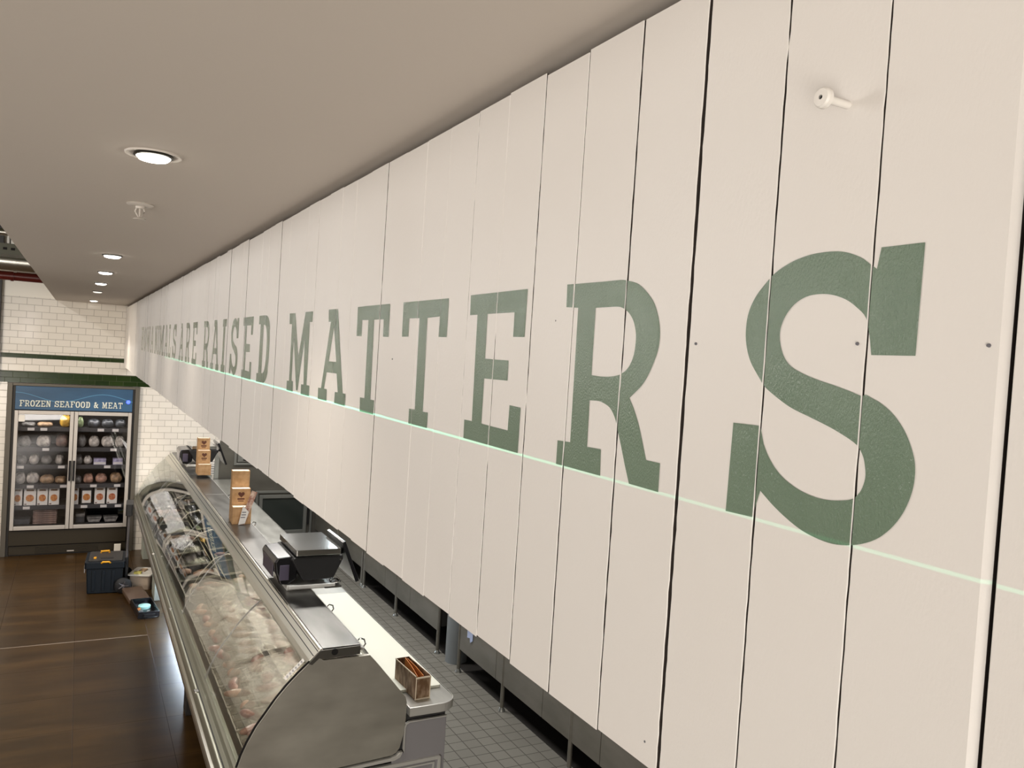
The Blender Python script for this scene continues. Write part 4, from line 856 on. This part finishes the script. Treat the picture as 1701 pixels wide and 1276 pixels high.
# cable coil beside the near scale
mb = MB(); pts = [(1.415 + 0.03 * math.cos(k * 0.6), 4.72 + 0.04 * math.sin(k * 0.6) + 0.002 * k, 1.262 + 0.004 * math.sin(k)) for k in range(24)]
tag(mb.tube(pts, 0.003, 6).build('cable', m_chrome, None, smooth='auto'), 'silver grey looped cable hanging beside the nearer scale', 'cable')
tag(MB().box(1.34, 1.44, 4.685, 4.88, 1.236, 1.247).build('bracket_plate', m_shelfsteel, None, 0.001), 'small steel bracket carrying the nearer scale over the worktop', 'bracket')

# ------------------------------------------------------------------ card holders
def heart(parent, cx, cz, s, y):
    pts = []
    for k in range(24):
        a = 2 * PI * k / 24; pts.append((cx + s * 0.062 * 16 * math.sin(a) ** 3 * 0.55, cz + s * 0.035 * (13 * math.cos(a) - 5 * math.cos(2 * a) - 2 * math.cos(3 * a) - math.cos(4 * a))))
    MB().prism(pts, y - 0.001, y, 'y').build('printed_emblem', m_brownink, parent)
def holder(loc, label, tiers, rz=0.0, group='kraft card holders on the counter shelf'):
    t = thing('leaflet_holder', label, 'leaflet holder', loc, rz, group)
    for k, (x0, x1, y0, y1, z0, z1, em) in enumerate(tiers):
        w2, tk = (x1 - x0), 0.003
        mb = MB(); mb.box(x0, x1, y0, y0 + tk, z0, z1).box(x0, x1, y1 - tk, y1, z0, z1 + .0).box(x0, x0 + tk, y0 + tk, y1 - tk, z0, z1).box(x1 - tk, x1, y0 + tk, y1 - tk, z0, z1).box(x0 + tk, x1 - tk, y0 + tk, y1 - tk, z0, z0 + tk)
        b_ = mb.build('card_box', m_kraft, t, 0.0008)
        MB().rbox(x0 + 0.004, x1 - 0.004, y0 + 0.004, y1 - 0.004, z1 - 0.012, z1 - 0.002, 0.006).build('card_stack', m_rim, b_)
        if em:
            heart(b_, (x0 + x1) / 2, z1 - 0.046, 0.046, y0)
            MB().box((x0 + x1) / 2 - 0.028, (x0 + x1) / 2 + 0.026, y0 - 0.001, y0, z1 - 0.088, z1 - 0.075).box((x0 + x1) / 2 - 0.022, (x0 + x1) / 2 + 0.02, y0 - 0.001, y0, z1 - 0.101, z1 - 0.094).build('printed_words', m_brownink, b_)
    return t
h1 = holder((1.11, 6.56, 1.2345), 'tall kraft card holder in stepped tiers, nearer the middle of the counter', [(0.0, 0.14, 0.0, 0.085, 0.0, 0.135, False), (0.0, 0.14, 0.088, 0.17, 0.0, 0.265, True), (0.005, 0.14, 0.173, 0.255, 0.0, 0.395, False)], rz=-0.04)
l1 = MB().box(-0.004, 0.0, 0, 0.0012, 0, 0).v
pl = MB().box(0.0, 0.045, -0.0008, 0.0008, 0.0, 0.28).build('leaning_leaflet', mat('leaflet_print', (0.55, 0.33, 0.25), 0.5), None); vary(pl.data.materials[0], (0.34, 0.14, 0.10), (0.72, 0.56, 0.45), 34)
pl.location = (1.155, 6.535, 1.236); pl.rotation_euler = (0.02, 0.32, 0.1); tag(pl, 'narrow printed leaflet leaning on the nearer kraft card holder', 'leaflet')
pl2 = MB().prism([(0, 0), (0.05, 0.01), (0.075, 0.10), (0.03, 0.15)], -0.0008, 0.0008, 'y').build('price_ticket', m_paper, None); pl2.location = (1.150, 6.525, 1.236); tag(pl2, 'white paper ticket with a pointed top in front of the nearer kraft card holder', 'ticket')
MB().box(0.016, 0.05, -0.0016, -0.0008, 0.055, 0.062).box(0.02, 0.055, -0.0016, -0.0008, 0.075, 0.082).box(0.025, 0.055, -0.0016, -0.0008, 0.095, 0.102).build('printed_lines', m_ink, pl2)
h2 = holder((1.135, 8.86, 1.2345), 'kraft card holder in three stepped tiers in front of the farther scale', [(0.0, 0.125, 0.0, 0.085, 0.03, 0.140, False), (0.002, 0.125, 0.088, 0.17, 0.03, 0.275, True), (0.005, 0.125, 0.173, 0.255, 0.03, 0.395, True)])
MB().rbox(-0.01, 0.135, -0.01, 0.26, 0.0, 0.029, 0.01).build('clear_stand', m_clearglass, h2, 0.002)
# brown card box of envelopes on the worktop, near end
t = thing('envelope_box', 'scuffed brown card box with orange cards on the near corner of the worktop', 'box', (1.588, 3.80, 0.886), 0.05)
mb = MB(); W_, D_, H_ = 0.082, 0.27, 0.125; tk = 0.003
mb.prism([(0.006, 0), (W_ - 0.004, 0), (W_, 0.006), (W_, D_ - .01), (W_ - .008, D_), (0.0, D_), (0, 0.005)], 0, 0.004, 'z')
mb.box(0, W_, 0, tk, 0, H_ * 0.93).box(0, tk, tk, D_, 0, H_).box(W_ - tk, W_, tk, D_, 0, H_ * 0.97).box(tk, W_ - tk, D_ - tk, D_, 0, H_)
mb.build('card_box', m_darkkraft, t, 0.0015)
mb = MB().box(-0.002, W_ + .002, -0.002, 0.0, H_ * .88, H_ * 0.945).box(-0.002, W_ + .002, -0.002, 0.0, 0.0, 0.008).box(-0.002, 0.0, 0.0, D_, H_ * 0.965, H_ * 1.01).box(-0.0015, 0.004, -0.0025, -0.002, 0.008, H_ * .88).box(W_ - .004, W_ + .0015, -0.0025, -0.002, 0.008, H_ * .88)
mb.build('worn_edge', m_rim, t)
for k in range(2):
    o = MB().prism([(0.0, 0.01), (0.21, 0.01), (0.21, H_ + 0.012 - k * 0.006), (0.1, H_ + 0.006 - k * .004), (0.0, H_ - 0.010)], 0.016 + 0.012 * k, 0.0185 + 0.012 * k, 'x').build('card', m_orange, t)
    o.location = (0.022 * k, 0.022, 0); o.rotation_euler.z = -0.10 + 0.10 * k

# ------------------------------------------------------------------ things on the shop floor
t = thing('wheeled_toolbox', 'dark navy wheeled toolbox with yellow handles and extended trolley handle', 'toolbox', (0.14, 9.20, 0), math.radians(-4))
MB().prism([(0.03, 0.0), (0.35, 0.0), (0.36, 0.26), (0.015, 0.26)], 0.0, 0.44, 'y').build('body', m_blueblack, t, 0.012)
for k in range(3): MB().box(0.07 + 0.09 * k, 0.10 + 0.09 * k, -0.010, 0.004, 0.03, 0.24).build('rib', m_blueblack, t, 0.004)
MB().rbox(0.0, 0.372, -0.012, 0.455, 0.262, 0.325, 0.02).build('lid', m_blueblack, t, 0.008)
MB().rbox(0.03, 0.345, 0.03, 0.42, 0.325, 0.338, 0.015).build('lid_panel', m_lidgrey, t, 0.004)
MB().rbox(0.14, 0.26, 0.10, 0.17, 0.338, 0.342, 0.01).build('lid_recess', m_black, t)
MB().tube([(0.13, 0.36, 0.338), (0.13, 0.36, 0.352), (0.21, 0.36, 0.356), (0.21, 0.36, 0.338)], 0.010, 8).build('lid_catch', m_yellow, t, smooth='auto')
MB().tube([(0.155, -0.010, 0.318), (0.165, -0.022, 0.332), (0.225, -0.022, 0.332), (0.235, -0.010, 0.318)], 0.009, 8).build('front_handle', m_yellow, t, smooth='auto')
MB().rbox(0.075, 0.10, 0.10, 0.16, 0.338, 0.346, 0.006).build('yellow_clip', m_yellow, t, 0.002)
for y in (0.08, 0.34): MB().rbox(-0.008, 0.004, y, y + 0.045, 0.20, 0.27, 0.004).build('latch', m_latch, t, 0.002)
for y in (-0.03, 0.43):
    wh = MB().lathe([(0.02, -0.014), (0.072, -0.016), (0.082, -0.010), (0.082, 0.010), (0.072, 0.016), (0.02, 0.014)], 0.365, y, 0.082, 28, 'y').build('wheel', m_black, t, smooth='auto')
    mb = MB().lathe([(0, -0.02), (0.016, -0.018), (0.018, 0.018), (0, 0.02)], 0.365, y, 0.082, 14, 'y')
    for k in range(5):
        a = 2 * PI * k / 5; mb.tube([(0.365 + .012 * math.cos(a), y - 0.017, 0.082 + .012 * math.sin(a)), (0.365 + 0.05 * math.cos(a), y - 0.017, 0.082 + 0.05 * math.sin(a))], 0.0045, 6)
    mb.build('hub', m_tube, wh)
for y in (0.12, 0.33): MB().tube([(0.382, y, 0.12), (0.385, y, 0.84)], 0.011, 10).build('handle_tube', m_tube, t, smooth='auto')
MB().rbox(0.352, 0.420, 0.08, 0.37, 0.78, 0.90, 0.015).build('handle_grip', m_black, t, 0.008)
MB().rbox(0.368, 0.402, 0.10, 0.35, 0.10, 0.34, 0.01).build('handle_bracket', m_black, t, 0.004)
t = thing('plastic_tub', 'square cloudy plastic tub with white lid between toolbox and counter', 'tub', (0.545, 9.27, 0), math.radians(-22))
MB().rbox(0.012, 0.22, 0.012, 0.29, 0.0, 0.145, 0.025).build('tub', m_clearplastic, t, 0.006)
MB().rbox(-0.005, 0.240, -0.005, 0.305, 0.145, 0.162, 0.03).build('lid', m_whiteplastic, t, 0.004)
o = MB().rbox(0, 0.075, 0, 0.05, 0, 0.018, 0.012).build('sponge', mat('yellow_sponge', (0.72, 0.66, 0.18), 0.8), None, 0.003); o.location = (0.60, 9.27, 0.1625); o.rotation_euler.z = -0.3; tag(o, 'small yellow sponge on the white tub lid', 'sponge')
o = MB().box(0, 0.06, 0, 0.09, 0, 0.012).build('wooden_block', mat('wood_block', (0.52, 0.36, 0.22), 0.7), None, 0.002); o.location = (0.655, 9.36, 0.1625); o.rotation_euler.z = -0.5; tag(o, 'small tan wooden block on the white tub lid', 'block')
t = thing('tool_case', 'small open black plastic case with its lid folded back on the shop floor', 'case', (0.592, 8.245, 0), math.radians(5))
mb = MB(); mb.rbox(0.0, 0.19, 0.0, 0.46, 0.0, 0.012, 0.02).box(0.0, 0.19, 0.0, 0.012, 0.010, 0.065).box(0.0, 0.012, 0.012, 0.45, 0.010, 0.065).box(0.178, 0.19, 0.012, 0.45, 0.010, 0.065).box(0.0, 0.19, 0.448, 0.46, 0.010, 0.065)
mb.build('case_base', m_blackgloss, t, 0.003)
ld = MB().rbox(0.0, 0.19, 0.0, 0.40, 0.0, 0.010, 0.02).box(0.0, 0.01, 0.01, 0.39, -0.032, 0.0).box(0.18, 0.19, 0.01, 0.39, -0.032, 0.0).build('case_lid', mat('brown_black_lid', (0.13, 0.085, 0.06), 0.18), t, 0.003); ld.location = (-0.006, 0.475, 0.036); ld.rotation_euler = (math.radians(3), 0, math.radians(3))
MB().tube([(0.03, 0.468, 0.04), (0.16, 0.468, 0.04)], 0.007, 8).build('hinge', m_black, t)
MB().rbox(0.05, 0.15, -0.02, 0.0, 0.02, 0.045, 0.006).build('carry_handle', m_black, t, 0.003)
o = MB().lathe([(0, 0), (0.062, 0), (0.062, 0.022), (0.05, 0.026), (0, 0.026)], n=28).build('tape_disc', mat('pale_turquoise', (0.40, 0.72, 0.68), 0.35), None, smooth='auto'); o.location = (0.668, 8.56, 0.0135); o.scale = (0.9, 1.1, 1); tag(o, 'pale turquoise disc lying in the open black case', 'disc')
for k, (x, y, m__) in enumerate(((0.60, 8.40, m_latch), (0.595, 8.47, m_orange), (0.69, 8.36, m_latch))):
    o = MB().rbox(0, 0.045, 0, 0.018, 0, 0.02, 0.005).build('small_tool', m__, None, 0.002); o.location = (x, y, 0.0135); o.rotation_euler.z = 0.6 * k; tag(o, ['silver tool nearest the hinge side of the open case', 'orange tool beside the turquoise disc in the open case', 'silver tool at the front of the open case'][k], 'tool', 'tools in the open black case')
t = thing('black_bin', 'black plastic bin tucked between tub and counter', 'bin', (0.80, 9.02, 0))
MB().prism([(0.015, 0), (0.11, 0), (0.12, 0.17), (0.0, 0.17)], 0, 0.20, 'y').build('bin', m_black, t, 0.006)
MB().tube([(0.0, 0.0, 0.172), (0.12, 0.0, 0.172), (0.12, 0.2, 0.172), (0, 0.2, 0.172), (0, 0, 0.172)], 0.005, 6).build('rim', m_blackgloss, t)
o = MB().rbox(0, 0.075, 0, 0.04, 0, 0.11, 0.008).build('white_block', m_whiteplastic, None, 0.004); o.location = (0.475, 10.87, 0.0); o['label'] = 'x'
o.location.z = 0.075 - 0.075; tag(o, 'small white block on the floor at the foot of the freezer', 'block')

# ------------------------------------------------------------------ kitchen side
def bench(y0, y1, label, legs, panels):
    t = thing('kitchen_bench', label, 'bench', (0, 0, 0), 0, 'dark steel benches along the kitchen wall')
    MB().box(2.90, 3.62, y0, y1, 0.86, 0.90).build('top', m_cladding, t, 0.004)
    ys = [y0 + 0.01 + (y1 - y0 - 0.02) * k / panels for k in range(panels + 1)]
    for a, b in zip(ys[:-1], ys[1:]): box('front_panel', (2.928, 2.940, a + 0.003, b - 0.003, 0.20, 0.855), m_cab, t, 0.002)
    MB().box(2.956, 3.60, y0 + 0.02, y1 - 0.02, 0.24, 0.855).build('carcass', m_darkbase, t)
    for y in legs:
        l_ = MB().tube([(2.935, y, 0.03), (2.935, y, 0.86)], 0.016, 12).build('leg', m_cab, t, smooth='auto')
        MB().lathe([(0, 0), (0.028, 0), (0.028, 0.006), (0.014, 0.03), (0, 0.03)], 2.935, y, 0, 16).build('foot', m_frame, l_, smooth='auto')
bench(8.77, 10.9, 'dark steel bench farthest along the kitchen wall', (8.80, 9.8), 2)
bench(6.55, 8.75, 'dark steel bench beyond the grey pipe in the kitchen', (8.72, 7.67, 6.58), 3)
bench(3.3, 6.16, 'dark steel bench on the near side of the grey pipe in the kitchen', (6.12, 5.32, 4.36, 3.4), 4)
tag(MB().box(2.985, 3.70, 3.0, 10.95, 0.0, 0.006).build('bench_shade_sheet', m_darkbase), 'dark sheet standing in for shade under the kitchen benches', 'shade sheet')  # near-black sheet painting in the shade beneath the benches
tag(MB().tube([(3.02, 6.36, 0), (3.02, 6.36, CEIL - 0.002)], 0.095, 28).build('pillar_pipe', m_pillar, smooth='auto'), 'thick grey painted pipe between two kitchen benches', 'pipe')
o = MB().prism([(0.0, 0.0), (0.04, -0.025), (0.05, 0.01), (0.10, 0.0), (0.10, 0.16), (0.0, 0.17)], -0.002, 0.002, 'x').build('cloth', m_bluepaper, None); o.location = (2.923, 5.86, 0.35); tag(o, 'pale blue cloth scrap hanging on the kitchen bench front', 'cloth')
# framed doors in the steel wall at the far end
def framed(x0, x1, z0, z1, label, glassm, handle):
    t = thing('cold_room_hatch', label, 'hatch', (0, 0, 0)); f_ = 0.035; y = 10.99
    def fr_(a, b, c, d_, w_, y0, y1): return MB().box(a, a + w_, y0, y1, c, d_).box(b - w_, b, y0, y1, c, d_).box(a + w_, b - w_, y0, y1, d_ - w_, d_).box(a + w_, b - w_, y0, y1, c, c + w_)
    fr_(x0, x1, z0, z1, 0.030, y - 0.02, y).build('outer_frame', m_frame, t, 0.003)
    dr = fr_(x0 + 0.045, x1 - 0.075, z0 + 0.045, z1 - 0.055, 0.045, y - 0.03, y - 0.004).build('door', m_frame, t, 0.003)
    MB().box(x0 + 0.09, x1 - 0.12, y - 0.012, y - 0.006, z0 + 0.09, z1 - 0.10).build('pane', glassm, dr)
    if handle: MB().rbox(x1 - 0.062, x1 - 0.042, y - 0.035, y - 0.004, z0 + 0.16, z0 + 0.44, 0.005).build('handle', m_black, t)
    return t
framed(2.14, 2.90, 0.09, 0.715, 'steel framed dark glass hatch low in the kitchen end wall', m_darkglass, True)
t = framed(1.84, 2.55, 1.06, 2.0, 'steel framed pale hatch partly hidden above by the boarding', m_frame, False)
MB().tube([(1.95, 10.955, 1.135), (1.99, 10.955, 1.125)], 0.008, 8).build('knob', m_black, t)
tag(MB().box(1.51, 1.648, 10.992, 10.999, 0.93, 1.13).build('wall_notice', m_paper), 'white printed notice on the wall behind the farther scale', 'notice')
nt_ = bpy.data.objects['wall_notice']; mb = MB()
for k in range(6): mb.box(1.525, 1.635, 10.9905, 10.992, 0.95 + 0.03 * k, 0.958 + 0.03 * k)
mb.build('printed_rows', m_ink, nt_)
tag(MB().box(1.60, 1.655, 10.975, 10.999, 0.0, 1.35).build('wall_edge_strip', m_frame, None, 0.002), 'grey steel strip where white tiles meet the kitchen wall', 'strip')
